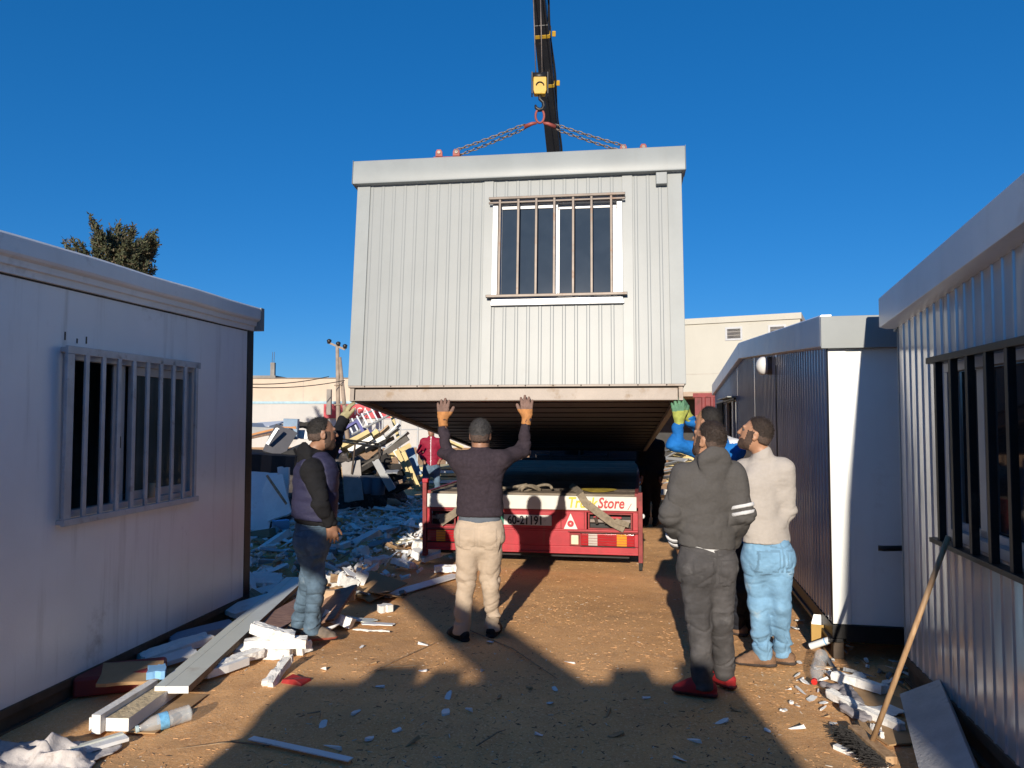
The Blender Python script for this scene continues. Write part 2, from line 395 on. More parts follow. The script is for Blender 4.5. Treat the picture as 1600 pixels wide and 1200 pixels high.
# one clean sheet with an opening
wl = MB(); oy = [-11, -2.3, -.93, -.1]; oz = [.125, 1.10, 2.10, 2.5]
for i in range(3):
    for j in range(3):
        if i == 1 and j == 1: continue
        wl.add([(0, oy[i], oz[j]), (0, oy[i + 1], oz[j]), (0, oy[i + 1], oz[j + 1]), (0, oy[i], oz[j + 1])], [(0, 1, 2, 3)])
        wl.add([(-.06, oy[i], oz[j]), (-.06, oy[i + 1], oz[j]), (-.06, oy[i + 1], oz[j + 1]), (-.06, oy[i], oz[j + 1])], [(3, 2, 1, 0)])
for (y0, z0, y1, z1) in ((-2.3, 1.1, -.93, 1.1), (-2.3, 2.1, -.93, 2.1), (-2.3, 1.1, -2.3, 2.1), (-.93, 1.1, -.93, 2.1), (-11, .125, -.1, .125), (-11, 2.5, -.1, 2.5)):
    wl.add([(0, y0, z0), (0, y1, z1), (-.06, y1, z1), (-.06, y0, z0)], [(0, 1, 2, 3)])
wl.build('wall', old_wall, lc)
bx('wall', old_wall, lc, (-3, -11, .125, -2.94, 0, 2.5), bevel=0); bx('wall', old_wall, lc, (-2.94, -.06, .125, -.1, 0, 2.5), bevel=0); bx('wall', old_wall, lc, (-2.94, -11, .125, -.06, -10.94, 2.5), bevel=0)
bx('floor', interior, lc, (-2.94, -10.94, .1, -.06, -.06, .14), bevel=0); bx('ceiling', interior, lc, (-2.94, -10.94, 2.44, -.06, -.06, 2.48), bevel=0)
bx('corner_post', black_steel, lc, (-.1, -.097, .0, .004, .012, 2.5))
cp = [(-.05, 2.495), (.022, 2.495), (.026, 2.535), (.046, 2.54), (.05, 2.575), (.075, 2.585), (.085, 2.6), (.085, 2.69), (.075, 2.703), (-.05, 2.71)]
mb = MB()
ys = np.linspace(-11.1, -.02, 42)
n = len(cp); vs = []
for i, y in enumerate(ys):
    for a, z in cp:
        k = 1 if z > 2.58 and a > .04 else .3
        vs.append((a + k * .007 * float(vnoise(np.array([[y * 1.4, z * 3, 0]]), 5)[0]), y, z + k * .006 * float(vnoise(np.array([[y * 1.9, z * 2, 4]]), 6)[0])))
fs = [(i * n + k, i * n + (k + 1) % n, (i + 1) * n + (k + 1) % n, (i + 1) * n + k) for i in range(len(ys) - 1) for k in range(n)]
mb.add(vs, fs + [tuple(range(n)), tuple(range(len(vs) - n, len(vs)))])
mb.build('cornice', old_fascia, lc)
bx('cornice_end', white_trim, lc, (-3.0, -.019, 2.5, .088, .045, 2.708)); bx('roof', old_fascia, lc, (-3, -11, 2.67, -.05, .02, 2.72), bevel=0)
bx('base_channel', brown_base, lc, (-.09, -11, .075, .012, -.0, .124)); bx('base_channel', brown_base, lc, (-.09, -11, .0, -.01, 0, .075)); bx('base_channel', brown_base, lc, (-.09, -11, -.012, .02, 0, .006))
bx('shadow_gap_strip', black_steel, lc, (.0005, -11, 2.484, .003, -.11, 2.494), bevel=0)  # black strip colours in the shadow gap at the seam below the cornice
for y_, z_, h_ in ((-2.3, 2.175, .05), (-2.2, 2.165, .03), (-2.12, 2.17, .045)): bx('drip_mark', black_steel, lc, (.0005, y_, z_, .0025, y_ + .01, z_ + h_), bevel=0)
lw_ = frame_ring(Pw, -2.3, -.93, 1.10, 2.10, .04, -.05, .012).build('window', frame_white, lc, bevel=.003)
frame_ring(Pw, -1.66, -.97, 1.14, 2.06, .06, -.035, -.01).build('sash', frame_white, lw_, bevel=.003)
bx('pane', glass('greenish_window_glass', (.05, .065, .06), .06, dirt=.2), lw_, (-.026, -1.6, 1.2, -.02, -1.03, 2.0), bevel=0)
bx('sash', frame_white, lw_, (-.055, -1.8, 1.14, -.04, -1.68, 2.06)); bx('latch', black_steel, lw_, (-.04, -1.75, 1.5, -.02, -1.735, 1.58))
grille(lc, Pw, [(-2.345, -.935, 2.09, 2.138, .045, .065), (-2.345, -.935, 1.06, 1.10, .045, .07), (-2.345, -2.285, 1.10, 2.09, .045, .065)] + [(a, a + .03, z, z + .03, 0, .046) for a in (-2.33, -.975) for z in (1.065, 2.10)],
       [(-2.175 + .149 * k, 1.08, 2.12, .057) for k in range(9)], grey_paint, .034, .016)
# curtain strips seen in the glass
crt = M('grey_curtain_cloth', (.32, .33, .30), .9)
bx('curtain', crt, lw_, (-.3, -1.4, 1.15, -.28, -1.1, 2.05), bevel=0)

# ------------------------------------------------------------------ ribbed cabin on the right
O = G(1417, 1068); O.z = 0
rc = empty('portable_cabin', O, (0, 0, -11.7), 'glossy ribbed cabin on the right edge with thick black window bars', 'cabin')
Px = lambda a, d, z: (-d, a, z)
ztr = lambda a: 2.30 + .085 * min(-a, 11 + a)
WY0, WY1, WZ0, WZ1 = -2.6, -.82, 1.06, 2.0
rib_panel(-.81, .0, .18, 0, Px, h=.007, wd=.013, pitch=.11, ztop=ztr).build('wall_panel', gloss_panel, rc)
rib_panel(WY0, -.815, .18, WZ0, Px, h=.007, wd=.013, pitch=.11).build('wall_panel', gloss_panel, rc)
rib_panel(WY0, -.815, WZ1, 0, Px, h=.007, wd=.013, pitch=.11, ztop=ztr).build('wall_panel', gloss_panel, rc)
rib_panel(-4.2, WY0 - .005, .18, 0, Px, h=.007, wd=.013, pitch=.11, ztop=ztr).build('wall_panel', gloss_panel, rc)
rib_panel(-11, -4.205, .18, 0, Px, h=.007, wd=.013, pitch=.11, ztop=ztr).build('wall_panel', gloss_panel, rc)
bx('corner_trim', white_trim, rc, (-.006, .0, .18, .06, .012, 2.3)); bx('wall', gloss_panel, rc, (.05, -.05, .18, 3, -.0, 2.3), bevel=0); bx('wall', gloss_panel, rc, (.05, -11, .18, 3, -10.95, 2.3), bevel=0); bx('wall', gloss_panel, rc, (2.95, -10.95, .18, 3, -.05, 2.3), bevel=0)
bx('floor', interior, rc, (.04, -10.95, .15, 2.95, -.05, .2), bevel=0)
def gable_fascia(parent, zt, y0, y1, ypk, ht, out, mat, Pm=Px):
    m = MB(); ys = [y0, ypk, y1]; vs = []
    for y in ys:
        z = zt(y)
        for a, b in ((-.02, 0), (out * .55, 0), (out, .012), (out, ht - .01), (out - .012, ht), (-.02, ht)): vs.append(Pm(y, a, z + b))
    k = 6; fs = [(i * k + j, i * k + (j + 1) % k, (i + 1) * k + (j + 1) % k, (i + 1) * k + j) for i in range(2) for j in range(k)] + [tuple(range(k)), tuple(range(2 * k, 3 * k))]
    m.add(vs, fs); return m.build('fascia', mat, parent, bevel=.003)
gable_fascia(rc, ztr, .06, -11.06, -5.5, .215, .1, fascia_grey)
m = MB()
for s0, s1 in ((0.05, -5.5), (-5.5, -11.05)):
    m.add([(x, y, ztr(y) + dz) for x in (0.02, 3) for y in (s0, s1) for dz in (.17, .2)], [(0, 2, 3, 1), (4, 5, 7, 6), (0, 4, 6, 2), (1, 3, 7, 5), (0, 1, 5, 4), (2, 6, 7, 3)])
m.build('roof', fascia_grey, rc)
bx('fascia', white_trim, rc, (.0, .061, 2.28, 3.0, .11, 2.5))
bx('base_channel', brown_base, rc, (-.012, -11, .12, .09, -.0, .18)); bx('base_channel', brown_base, rc, (.01, -11, .03, .08, 0, .12)); bx('base_channel', brown_base, rc, (-.02, -11, .02, .09, 0, .035))
rw = frame_ring(Px, WY0, WY1, WZ0, WZ1, .05, -.05, .012).build('window', frame_white, rc, bevel=.003)
bx('sash', frame_white, rw, (.03, -1.22, 1.11, .05, -1.14, 1.95)); bx('sash', frame_white, rw, (.03, -1.78, 1.11, .05, -1.70, 1.95)); bx('sash', frame_white, rw, (.03, -2.55, 1.11, .05, -.87, 1.15))
bx('pane', glass('clear_dark_glass', (.02, .022, .025), .04), rw, (.06, -2.55, 1.11, .065, -.87, 1.95), bevel=0)
bx('lintel_strip', white_trim, rc, (-.012, -2.7, 2.002, -.001, -.78, 2.045))
grille(rc, Px, [(-2.75, -.785, 2.0, 2.035, .045, .09), (-2.75, -.80, 1.03, 1.055, .03, .1)] + [(a, a + .03, z, z + .03, 0, .05) for a in (-.83, -2.73) for z in (1.028, 2.004)],
       [(-.905 - .212 * k, 1.04, 2.02, .068) for k in range(9)], black_steel, .035, .035)

# ------------------------------------------------------------------ dark glossy cabin behind it, gable to the yard
O = G(1303, 1030); O.z = 0
mc = empty('portable_cabin', O, (0, 0, -11.25), 'long glossy dark cabin with gabled roof edge and round wall lamp behind the right one', 'cabin')
zt = lambda a: 2.207 + .0645 * min(a, 11 - a)
E0, E1, EZ0, EZ1 = 6.3, 9.6, 1.0, 2.03
for a0, a1 in ((.03, 2.395), (2.405, 4.2), (4.205, E0)):
    rib_panel(a0, a1, .25, 0, Px, h=.007, wd=.013, pitch=.105, ztop=zt).build('wall_panel', gloss_panel2, mc)
rib_panel(E0 + .003, E1, .25, EZ0, Px, h=.007, wd=.013, pitch=.105).build('wall_panel', gloss_panel2, mc); rib_panel(E0 + .003, E1, EZ1, 0, Px, h=.007, wd=.013, pitch=.105, ztop=zt).build('wall_panel', gloss_panel2, mc)
rib_panel(E1 + .003, 11, .25, 0, Px, h=.007, wd=.013, pitch=.105, ztop=zt).build('wall_panel', gloss_panel2, mc)
bx('joint_gap', black_steel, mc, (-.009, 2.386, .25, -.001, 2.402, 2.25), bevel=0)
bx('corner_trim', black_steel, mc, (-.006, -.002, .25, .0, .03, 2.235)); bx('corner_trim', M('white_corner_sheet', (.72, .735, .72), .4, 0, .04, 1), mc, (-.002, -.012, .25, .12, -.003, 2.22))
bx('wall', M('plain_white_sheet', (.80, .82, .81), .35, 0, .04, 1, (DUST, .2, 2), .1), mc, (.0, -.003, .25, 3.2, .04, 2.2), bevel=0); bx('wall', gloss_panel2, mc, (.05, 10.95, .25, 3.2, 11, 2.235), bevel=0); bx('wall', gloss_panel2, mc, (3.15, .04, .25, 3.2, 10.95, 2.235), bevel=0)
bx('floor', black_steel, mc, (.05, .05, .2, 3.15, 10.95, .25), bevel=0)
gable_fascia(mc, zt, -.05, 11.05, 5.5, .24, .06, fascia_grey)
bx('fascia', white_trim, mc, (-.058, -.07, 2.2, 3.25, -.052, 2.43)); 
m = MB()
for s0, s1 in ((-.04, 5.5), (5.5, 11.04)):
    m.add([(x, y, zt(y) + dz) for x in (0.0, 3.25) for y in (s0, s1) for dz in (.19, .22)], [(0, 2, 3, 1), (4, 5, 7, 6), (0, 4, 6, 2), (1, 3, 7, 5), (0, 1, 5, 4), (2, 6, 7, 3)])
m.build('roof', fascia_grey, mc)
bx('base_channel', black_steel, mc, (-.01, -.02, .15, .08, 11, .245)); bx('base_channel', black_steel, mc, (-.03, -.03, .125, .06, 11, .15)); bx('base_channel', black_steel, mc, (.08, -.02, .13, 3.2, .06, .245))
for y in (.05, 3.6, 7.2, 10.8): bx('support_post', brown_base, mc, (.0, y - .04, 0, .07, y + .04, .125))
bx('support_post', brown_base, mc, (3.0, .0, 0, 3.1, .1, .13))
mwn = frame_ring(Px, E0, E1, EZ0, EZ1, .05, -.05, .02).build('window', frame_white, mc, bevel=.003)
bx('sash', frame_white, mwn, (-.03, 6.75, 1.05, .01, 6.95, 1.98)); bx('sash', M('beige_sash', (.5, .42, .34), .5), mwn, (-.03, 7.9, 1.05, .02, 8.1, 1.98)); bx('pane', glass('clear_dark_glass'), mwn, (.03, E0 + .05, 1.05, .036, E1 - .05, 1.98), bevel=0)
bx('awning_flap', white_trim, mwn, (-.16, 6.3, 2.03, -.0, 8.2, 2.05))
grille(mc, Px, [(E0, E1 + .1, 1.02, 1.05, .05, .08), (E0 - .2, E1 + .1, 1.99, 2.02, .05, .08)], [(8.3 + .2 * k, 1.03, 2.0, .065) for k in range(7)], black_steel, .03, .03)
lampm = M('opal_lamp_glass', (.72, .72, .72), .25)
lo = MB().ball((-.085, 2.72, 2.27), .10, 16, 10, 0, (.8, 1, 1)).build('lamp_globe', lampm, mc, smooth=True)
MB().tube([(-.0, 2.72, 2.27), (-.05, 2.72, 2.27)], .098, 18).build('lamp_base', M('grey_lamp_rim', (.13, .13, .14), .3, .4), lo, smooth=False)
MB().tube([(.265, -.16, .815), (.30, -.17, .815), (.48, -.15, .82), (.5, -.0, .82)], .019, 10).build('drain_pipe', black_steel, mc, smooth=True)
# ------------------------------------------------------------------ lettering
def text(body, size, mat, parent, loc, rot, name='lettering', shear=0, extrude=.002, bold=0, sx=1.0):
    cu = bpy.data.curves.new('t', 'FONT'); cu.body = body; cu.size = size; cu.shear = shear; cu.extrude = extrude; cu.offset = bold; cu.resolution_u = 3
    to = bpy.data.objects.new('t', cu); COL.objects.link(to)
    dg = bpy.context.evaluated_depsgraph_get(); dg.update()
    me = bpy.data.meshes.new_from_object(to.evaluated_get(dg)); bpy.data.objects.remove(to)
    me.materials.clear(); me.materials.append(mat)
    o = bpy.data.objects.new(name, me); COL.objects.link(o); o.parent = parent; o.location = loc; o.rotation_euler = [R(a) for a in rot]; o.scale = (sx, 1, 1)
    return o
# ------------------------------------------------------------------ the red truck, seen from behind
red = M('truck_red_paint', (.40, .022, .035), .42, 0, .14, 5, ((.28, .16, .10), .55, 6), .3, .05, 40, dth=.6)
red_dark = M('dull_red_steel', (.22, .03, .03), .6, .1, .25, 8, ((.10, .05, .035), .7, 10))
white_board = M('chipped_white_board', (.62, .61, .56), .5, 0, .05, 5, ((.09, .08, .07), .9, 14), .1, dth=.64)
plank_m = M('grey_deck_timber', (.21, .175, .14), 1.0, 0, .15, 3, ((.08, .065, .05), .7, 5), 0, .5, 20, rnd=.18, grain=((.15, .12, .09), (1.2, 14, 14), 4), bstretch=(2, 30, 30), spec=.05)
rubber = M('tyre_rubber', (.022, .022, .022), .85, 0, .2, 8, ((.12, .09, .06), .3, 6), bump=.2)
strap_m = M('frayed_khaki_strap', (.23, .19, .14), .95, 0, .2, 20, ((.1, .08, .06), .6, 12), bump=.6, bscale=90)
TR = Vector((.22, 8.5, 0)); TAZ = 10.0
tr = empty('flatbed_truck', TR, (0, 0, -TAZ), 'red flatbed truck seen from behind with white lettered tail board and timber deck', 'truck')
H = .665
# deck
for k in range(34):
    y = .04 + k * .195
    MB().box(-1.2, y, .815, 1.165, y + .188, .85 + random.uniform(-.004, .004)).build('plank', plank_m, tr, bevel=.004)
for s in (-1.235, 1.165): bx('side_rail', red_dark, tr, (s, .03, .7, s + .04, 6.68, .86))
for k in range(9): bx('cross_member', black_steel, tr, (-1.2, .3 + k * .75, .72, 1.165, .36 + k * .75, .814))
for x in (-.45, .33): bx('chassis_rail', black_steel, tr, (x, .08, .48, x + .1, 9.3, .719))
# tail board with lettering
tbd = bx('tail_board', white_board, tr, (-1.225, -.022, .672, 1.185, .035, .826), bevel=.004)
yel = M('yellow_lettering', (.62, .46, .03), .5, 0, .1, 20); rdl = M('red_lettering', (.42, .03, .03), .5, 0, .1, 20); blk = M('black_lettering', (.02, .02, .02), .6)
text('Truck', .165, yel, tbd, (.415, -.0235, .70), (90, 0, 0), shear=.2, bold=.004, sx=.82); text('Store', .165, rdl, tbd, (.755, -.0235, .70), (90, 0, 0), shear=.2, bold=.004, sx=.80)
text('/', .10, rdl, tbd, (1.085, -.0235, .685), (90, 0, 0), shear=.3)
# rear panel, made as a frame round two strap pockets
LX, RX = -1.235, 1.20
rp = MB()
rp.box(LX, 0, .645, RX, .06, .668); rp.box(LX, .0, .43, RX, .06, .452); rp.box(-.87, .0, .452, .63, .05, .645); rp.box(LX, .01, .452, -1.2, .06, .645); rp.box(1.142, .01, .452, RX, .06, .645)
rp.box(LX, .005, .185, RX, .05, .262); rp.box(LX, .03, .262, RX, .07, .43); rp.box(-.58, .003, .262, .44, .0295, .43)
rp.build('rear_panel', red, tr, bevel=.005)
bx('ledge', red_dark, tr, (LX, -.03, .425, -.85, .0, .436)); bx('ledge', red_dark, tr, (.42, -.03, .425, RX, .0, .436)); bx('ledge', red_dark, tr, (LX, -.015, .66, RX, -.001, .671)); bx('lower_lip', red, tr, (LX, -.012, .18, RX, .004, .2))
bx('divider', red_dark, tr, (.335, -.006, .452, .345, 0, .645)); bx('divider', red_dark, tr, (.60, -.006, .452, .61, 0, .645))
bx('corner_post', red_dark, tr, (-1.285, -.012, .10, -1.237, .08, .99)); bx('corner_post', red_dark, tr, (1.202, -.012, .10, 1.25, .08, .875))
bx('post_knob', red, tr, (-1.292, -.02, .95, -1.22, .05, 1.0), bevel=.012)
for x0, x1 in ((-1.196, -.885), (.645, 1.138)):
    pk = bx('strap_pocket', black_steel, tr, (x0, .10, .455, x1, .12, .643), bevel=0)
    fr_ = frame_ring(lambda a, d, z: (a, -d, z), x0, x1, .455, .643, .018, -.03, .012).build('pocket_frame', red_dark, pk, bevel=.003)
    bx('winch_bar', alu, pk, (x0 + .02, .03, .53, x1 - .02, .06, .565)); bx('winch_bar', red, pk, (x0 + .06, .028, .575, x1 - .12, .05, .598)); 
    for k in range(2): MB().tube([(x0 + .08 + k * .1, .02, .59), (x0 + .1 + k * .1, .02, .52)], .018, 8).build('ratchet', grille_steel, pk)
# lamps
red_lens = M('red_lens', (.36, .012, .02), .15, 0, .1, 8, coat=.6); amber = M('amber_lens', (.70, .26, .02), .2, 0, .1, 8, coat=.5); clearl = M('pale_lens', (.5, .46, .42), .2, coat=.5); cream = M('cream_lens', (.75, .66, .48), .3, coat=.3)
for x0, x1, ax, wx in ((-1.225, -.60, -1.06, -.83), (.567, 1.16, 1.02, .70)):
    lb = bx('tail_lamp', red_lens, tr, (x0, -.016, .275, x1, .029, .412), bevel=.008)
    bx('amber_lens', amber, lb, (ax - .055, -.020, .279, ax + .055, -.0165, .408)); bx('reversing_lens', clearl, lb, (wx - .05, -.020, .279, wx + .05, -.0165, .408))
    for k in range(4): bx('lens_rib', red_dark, lb, (x0 + .01, -.0225, .298 + k * .03, x1 - .01, -.0205, .302 + k * .03), bevel=0)
    for z in (.268, .414): bx('lamp_guard', black_steel, lb, (x0 - .01, -.03, z, x1 + .01, -.014, z + .008))
sb = bx('square_lamp', cream, tr, (.455, -.03, .285, .54, .0, .39), bevel=.01); bx('lamp_rim', red_dark, sb, (.44, -.012, .27, .555, .002, .405))
# plate and warning triangle
pm = M('number_plate_white', (.60, .60, .56), .45, 0, .06, 6, ((.2, .18, .15), .5, 16))
pl = bx('number_plate', pm, tr, (-.44, -.014, .487, .235, -.004, .604), bevel=.003)
bx('plate_band', M('plate_green', (.02, .20, .13), .5), pl, (-.435, -.0165, .492, -.315, -.0145, .599), bevel=0)
text('60-21191', .135, blk, pl, (-.275, -.0165, .498), (90, 0, 0), bold=.0035, sx=.80); 
bx('plate_guard', red, pl, (.24, -.02, .49, .285, .0, .60)); 
tg = MB(); tg.extrude([(.372, .455), (.528, .455), (.45, .632)], lambda a, b, t_: (a, t_, b), -.012, -.002); to_ = tg.build('warning_triangle', M('triangle_white', (.68, .66, .62), .5, 0, .05, 8), tr, bevel=.002)
cc = MB(); cc.tube([(.45, -.0125, .515), (.45, -.015, .515)], .037, 20); cc.build('triangle_disc', red, to_); cc = MB(); cc.tube([(.45, -.0152, .517), (.45, -.017, .517)], .014, 3); cc.build('triangle_mark', pm, to_)
# straps and rope (they lie on the truck: things of their own)
def strap(pts, wd, label, parent_loc, par_rot):
    m = MB(); vs = []; fs = []
    P_ = [Vector(p_) for p_ in pts]
    for i, p_ in enumerate(P_):
        d = (P_[min(i + 1, len(P_) - 1)] - P_[max(i - 1, 0)]).normalized(); s_ = d.cross(Vector((0, -1, .25))).normalized()
        n_ = s_.cross(d).normalized()
        for a, b in ((-1, 1), (1, 1), (1, -1), (-1, -1)): vs.append(p_ + s_ * a * wd / 2 + n_ * b * .004 + n_ * random.uniform(-.003, .003))
    for i in range(len(P_) - 1):
        for k in range(4): fs.append((i * 4 + k, i * 4 + (k + 1) % 4, i * 4 + 4 + (k + 1) % 4, i * 4 + 4 + k))
    fs += [(3, 2, 1, 0), tuple(range(len(vs) - 4, len(vs)))]
    m.add(vs, fs); o = m.build('strap', strap_m, None, smooth=False, loc=parent_loc, rot=par_rot)
    return tag(o, label, 'strap')
strap([(.36, .9, .865), (.50, .25, .868), (.56, -.028, .85), (.62, -.05, .76), (.78, -.05, .64), (.92, -.05, .54), (1.05, -.045, .475)], .085, 'frayed khaki strap from the deck edge over the lettering into the right pocket', TR, (0, 0, -TAZ))
strap([(.95, -.047, .565), (1.02, -.06, .545), (1.1, -.045, .52)], .06, 'short khaki strap end bunched in the right strap pocket', TR, (0, 0, -TAZ))
strap([(-.62, -.02, .87), (-.74, -.05, .74), (-.9, -.045, .60), (-1.06, -.035, .49)], .085, 'frayed khaki strap into the left pocket beside the man in beige trousers', TR, (0, 0, -TAZ))
strap([(-1.1, -.02, .56), (-1.0, -.03, .575), (-.9, -.02, .56)], .05, 'short khaki strap end in the left strap pocket', TR, (0, 0, -TAZ))
for q, (x0, lb_) in enumerate(((.05, 'knotted khaki rope lying on the truck deck near its rear edge'),)):
    m = MB(); pts = [(x0 + .16 * math.cos(a * 1.3) * (1 - a / 14) - .02 * a, .22 + .10 * math.sin(a * 1.7), .885 + .035 * math.sin(a * 2.3)) for a in np.linspace(0, 9, 46)]
    pts += [(x0 - .2 - .2 * k, .3 + .05 * k, .868) for k in range(1, 4)]
    m.tube(pts, .018, 6); tag(m.build('rope', strap_m, None, True, loc=TR, rot=(0, 0, -TAZ)), lb_, 'rope')
yp = MB(); vs = [(.74 + .2 * math.cos(a) * (1 + .15 * math.sin(3 * a)), .45 + .26 * math.sin(a) * (1 + .1 * math.cos(4 * a)), .8595) for a in np.linspace(0, 2 * math.pi, 22)[:-1]]
yp.add(vs + [(x, y, .8565) for x, y, z in vs], [tuple(range(21))] + [(i, i + 21, (i + 1) % 21 + 21, (i + 1) % 21) for i in range(21)]); yp.build('yellow_paint_patch', M('yellow_paint', (.42, .31, .03), .8, 0, .3, 12, ((.2, .16, .12), .7, 20)), tr)
# under-run, wheels, mudguards
bx('underrun_bar', black_steel, tr, (-1.1, .12, .12, 1.1, .2, .2)); 
for x in (-1.16, .86): bx('mud_flap', rubber, tr, (x, .95, .10, x + .34, .97, .66), bevel=0)
bx('mud_flap', rubber, tr, (1.205, .0, .02, 1.245, .03, .17), bevel=0)
def wheel(x, y):
    wm = MB(); pr = [(.22, -.14), (.34, -.15), (.375, -.11), (.38, 0), (.375, .11), (.34, .15), (.22, .14)]
    vs = []; n = 24
    for k in range(n):
        a = 2 * math.pi * k / n
        for r_, o_ in pr: vs.append((x + o_, y + r_ * math.cos(a), .38 + r_ * math.sin(a)))
    L_ = len(pr); fs = [(k * L_ + j, ((k + 1) % n) * L_ + j, ((k + 1) % n) * L_ + j + 1, k * L_ + j + 1) for k in range(n) for j in range(L_ - 1)]
    wm.add(vs, fs); wo_ = wm.build('wheel', rubber, tr, smooth=True)
    rm = MB(); rm.tube([(x - .12, y, .38), (x + .12, y, .38)], .22, 24); rm.build('rim', grille_steel, wo_)
    rm = MB(); rm.tube([(x - .15, y, .38), (x + .15, y, .38)], .08, 12); rm.build('hub', black_steel, wo_)
for x in (-1.02, 1.0):
    wheel(x, 1.75); wheel(x, 2.95); wheel(x, 8.3)
for s in (-1.26, 1.25): MB().ball((s, .5, .55), .03, 8, 6).build('marker_lamp', lampm, tr, True)
for z in (.33, .45): MB().ball((-1.32, .05, z), .026, 8, 6).build('marker_lamp', lampm, tr, True)
# headboard and cab far forward, behind the hanging cabin
hb = MB(); hb.box(-1.2, 6.7, .82, 1.165, 6.74, .9)
for k in range(5): hb.box(-1.2 + k * .58, 6.7, .9, -1.15 + k * .58, 6.74, 1.3)
hb.box(-1.2, 6.7, 1.3, 1.17, 6.74, 1.36); hb.build('headboard', black_steel, tr, bevel=.004)
cabm = MB(); cabm.extrude([(7.7, .55), (7.7, 2.45), (7.9, 2.62), (9.2, 2.58), (9.55, 1.75), (9.65, 1.5), (9.65, .55)], lambda a, b, t_: (t_, a, b), -1.2, 1.16)
cbo = cabm.build('cab', M('dark_cab_paint', (.02, .021, .028), .4), tr, bevel=.03); bx('rear_window', dark_glass, cbo, (-.7, 7.68, 1.6, .66, 7.695, 2.2)); bx('side_window', dark_glass, cbo, (-1.215, 8.1, 1.5, -1.203, 9.1, 2.25)); bx('side_window', dark_glass, cbo, (1.163, 8.1, 1.5, 1.175, 9.1, 2.25)); bx('bumper', black_steel, cbo, (-1.2, 9.66, .4, 1.16, 9.76, .7)); bx('step', black_steel, cbo, (-1.2, 8.0, .5, 1.16, 9.2, .545))

# ------------------------------------------------------------------ loader crane, hook block, spreader, chains
black_gloss = M('black_boom_paint', (.020, .020, .022), .4, .1, .15, 4, ((.12, .1, .07), .3, 6))
yellow = M('crane_yellow', (.52, .31, .02), .5, 0, .1, 6, ((.08, .06, .04), .6, 9))
rust_red = M('rusty_red_steel', (.27, .06, .045), .6, .1, .2, 8, ((.3, .2, .16), .6, 8))
chain_m = M('worn_chain_steel', (.20, .165, .14), .5, .6, .2, 30)
B0 = Vector((1.3, 15.5, 2.96)); B1 = Vector((.335, 9.4, 7.42)); bd = B1 - B0
cr = empty('loader_crane', (B0.x, B0.y, 0), (0, 0, 0), 'black telescopic crane boom rising behind the hanging cabin with yellow collars', 'crane')
loc = lambda v: Vector(v) - Vector((B0.x, B0.y, 0))
def bsec(name, s0, s1, wd, ht, mat=black_gloss):
    up = Vector((0, -bd.z, bd.y)).normalized()
    return MB().beam(loc(B0 + bd * s0), loc(B0 + bd * s1), wd, ht, 0, (0, 0, 1)).build(name, mat, cr, bevel=.012)
bsec('boom_section', -.02, .5, .30, .36); bsec('boom_section', .45, .93, .205, .26); bsec('boom_section', .88, 1.02, .165, .21)
for s, wd in ((.50, .33), (.81, .222), (.905, .222)):
    bsec('boom_collar', s, s + .008, wd, wd * 1.2, yellow)
for s in (.81, .905): MB().obox(loc(B0 + bd * s) + Vector((.15, -.02, 0)), (.05, .07, .07), (30, 0, 0)).build('hose_guide', yellow, cr, bevel=.008)
for dx, r_ in ((.112, .009), (.098, .008)): MB().tube([loc(B0 + bd * s) + Vector((dx + .012 * math.sin(s * 40), -.05, .0)) for s in np.linspace(.42, .98, 26)], r_, 6).build('hose', rubber, cr, True)
MB().tube([loc(B1) + Vector((-.11, -.03, .0)), loc(B1) + Vector((.11, -.03, .0))], .12, 16).build('tip_sheave', black_gloss, cr, True)
MB().tube([(0, 0, .72), (0, 0, 3.0)], .2, 16).build('column', black_gloss, cr, True); bx('crane_base', black_gloss, cr, (-.8, -.25, .72, .7, .3, .95))
MB().tube([(0, -.1, 1.6), loc(B0 + bd * .3) - Vector((0, 0, .15))], .07, 12).build('lift_cylinder', grille_steel, cr, True)
hp0 = at(843.5, 115, 9.3); hp1 = at(843.5, 149, 9.3); hw = .105
hk = empty('hook_block', hp1, (0, 0, 0), 'yellow crane hook block hanging in front of the black boom', 'hook block')
hh = hp0.z - hp1.z
m = MB(); m.extrude([(-.07, .0), (.07, .0), (.085, .05), (.085, hh * .82), (-.085, hh * .82), (-.085, .05)], lambda a, b, t_: (a, t_, b), -.05, .05); m.build('block_body', yellow, hk, bevel=.01)
for s in (-1, 1): bx('side_plate', black_steel, hk, (s * .1 - .008, -.06, .0, s * .1 + .008, .06, hh), bevel=.004)
MB().tube([(-.098, 0, hh * .85), (.098, 0, hh * .85)], .055, 14).build('sheave', black_steel, hk, True)
m = MB(); m.tube([(.05 * math.sin(a), -.057, hh * .42 + .05 * math.cos(a) - .02) for a in np.linspace(-1.4, 1.4, 9)], .008, 6); m.build('block_mark', black_steel, hk)
ring_c = at(842, 171, 9.25); dz = ring_c.z - hp1.z
m = MB(); m.tube([(0, 0, .02), (.0, 0, -.05), (.045, 0, -.09), (.055, 0, -.14), (.03, 0, -.185), (-.015, 0, -.19), (-.05, 0, -.16), (-.058, 0, -.125)], [.022, .022, .024, .028, .03, .028, .022, .012], 8); m.build('hook', black_steel, hk, True)
for dx in (-.05, .03): tag(MB().tube([hp0 + Vector((dx, 0, -.03)), B1 + Vector((dx * 1.2 - .01, -.12, 0))], .007, 6).build('hoist_rope', chain_m, None, True), 'steel hoist rope on the %s side between hook block and boom tip' % ('left' if dx < 0 else 'right'), 'rope')
RC = Vector((hp1.x, 9.3, hp1.z - .19 - .08))
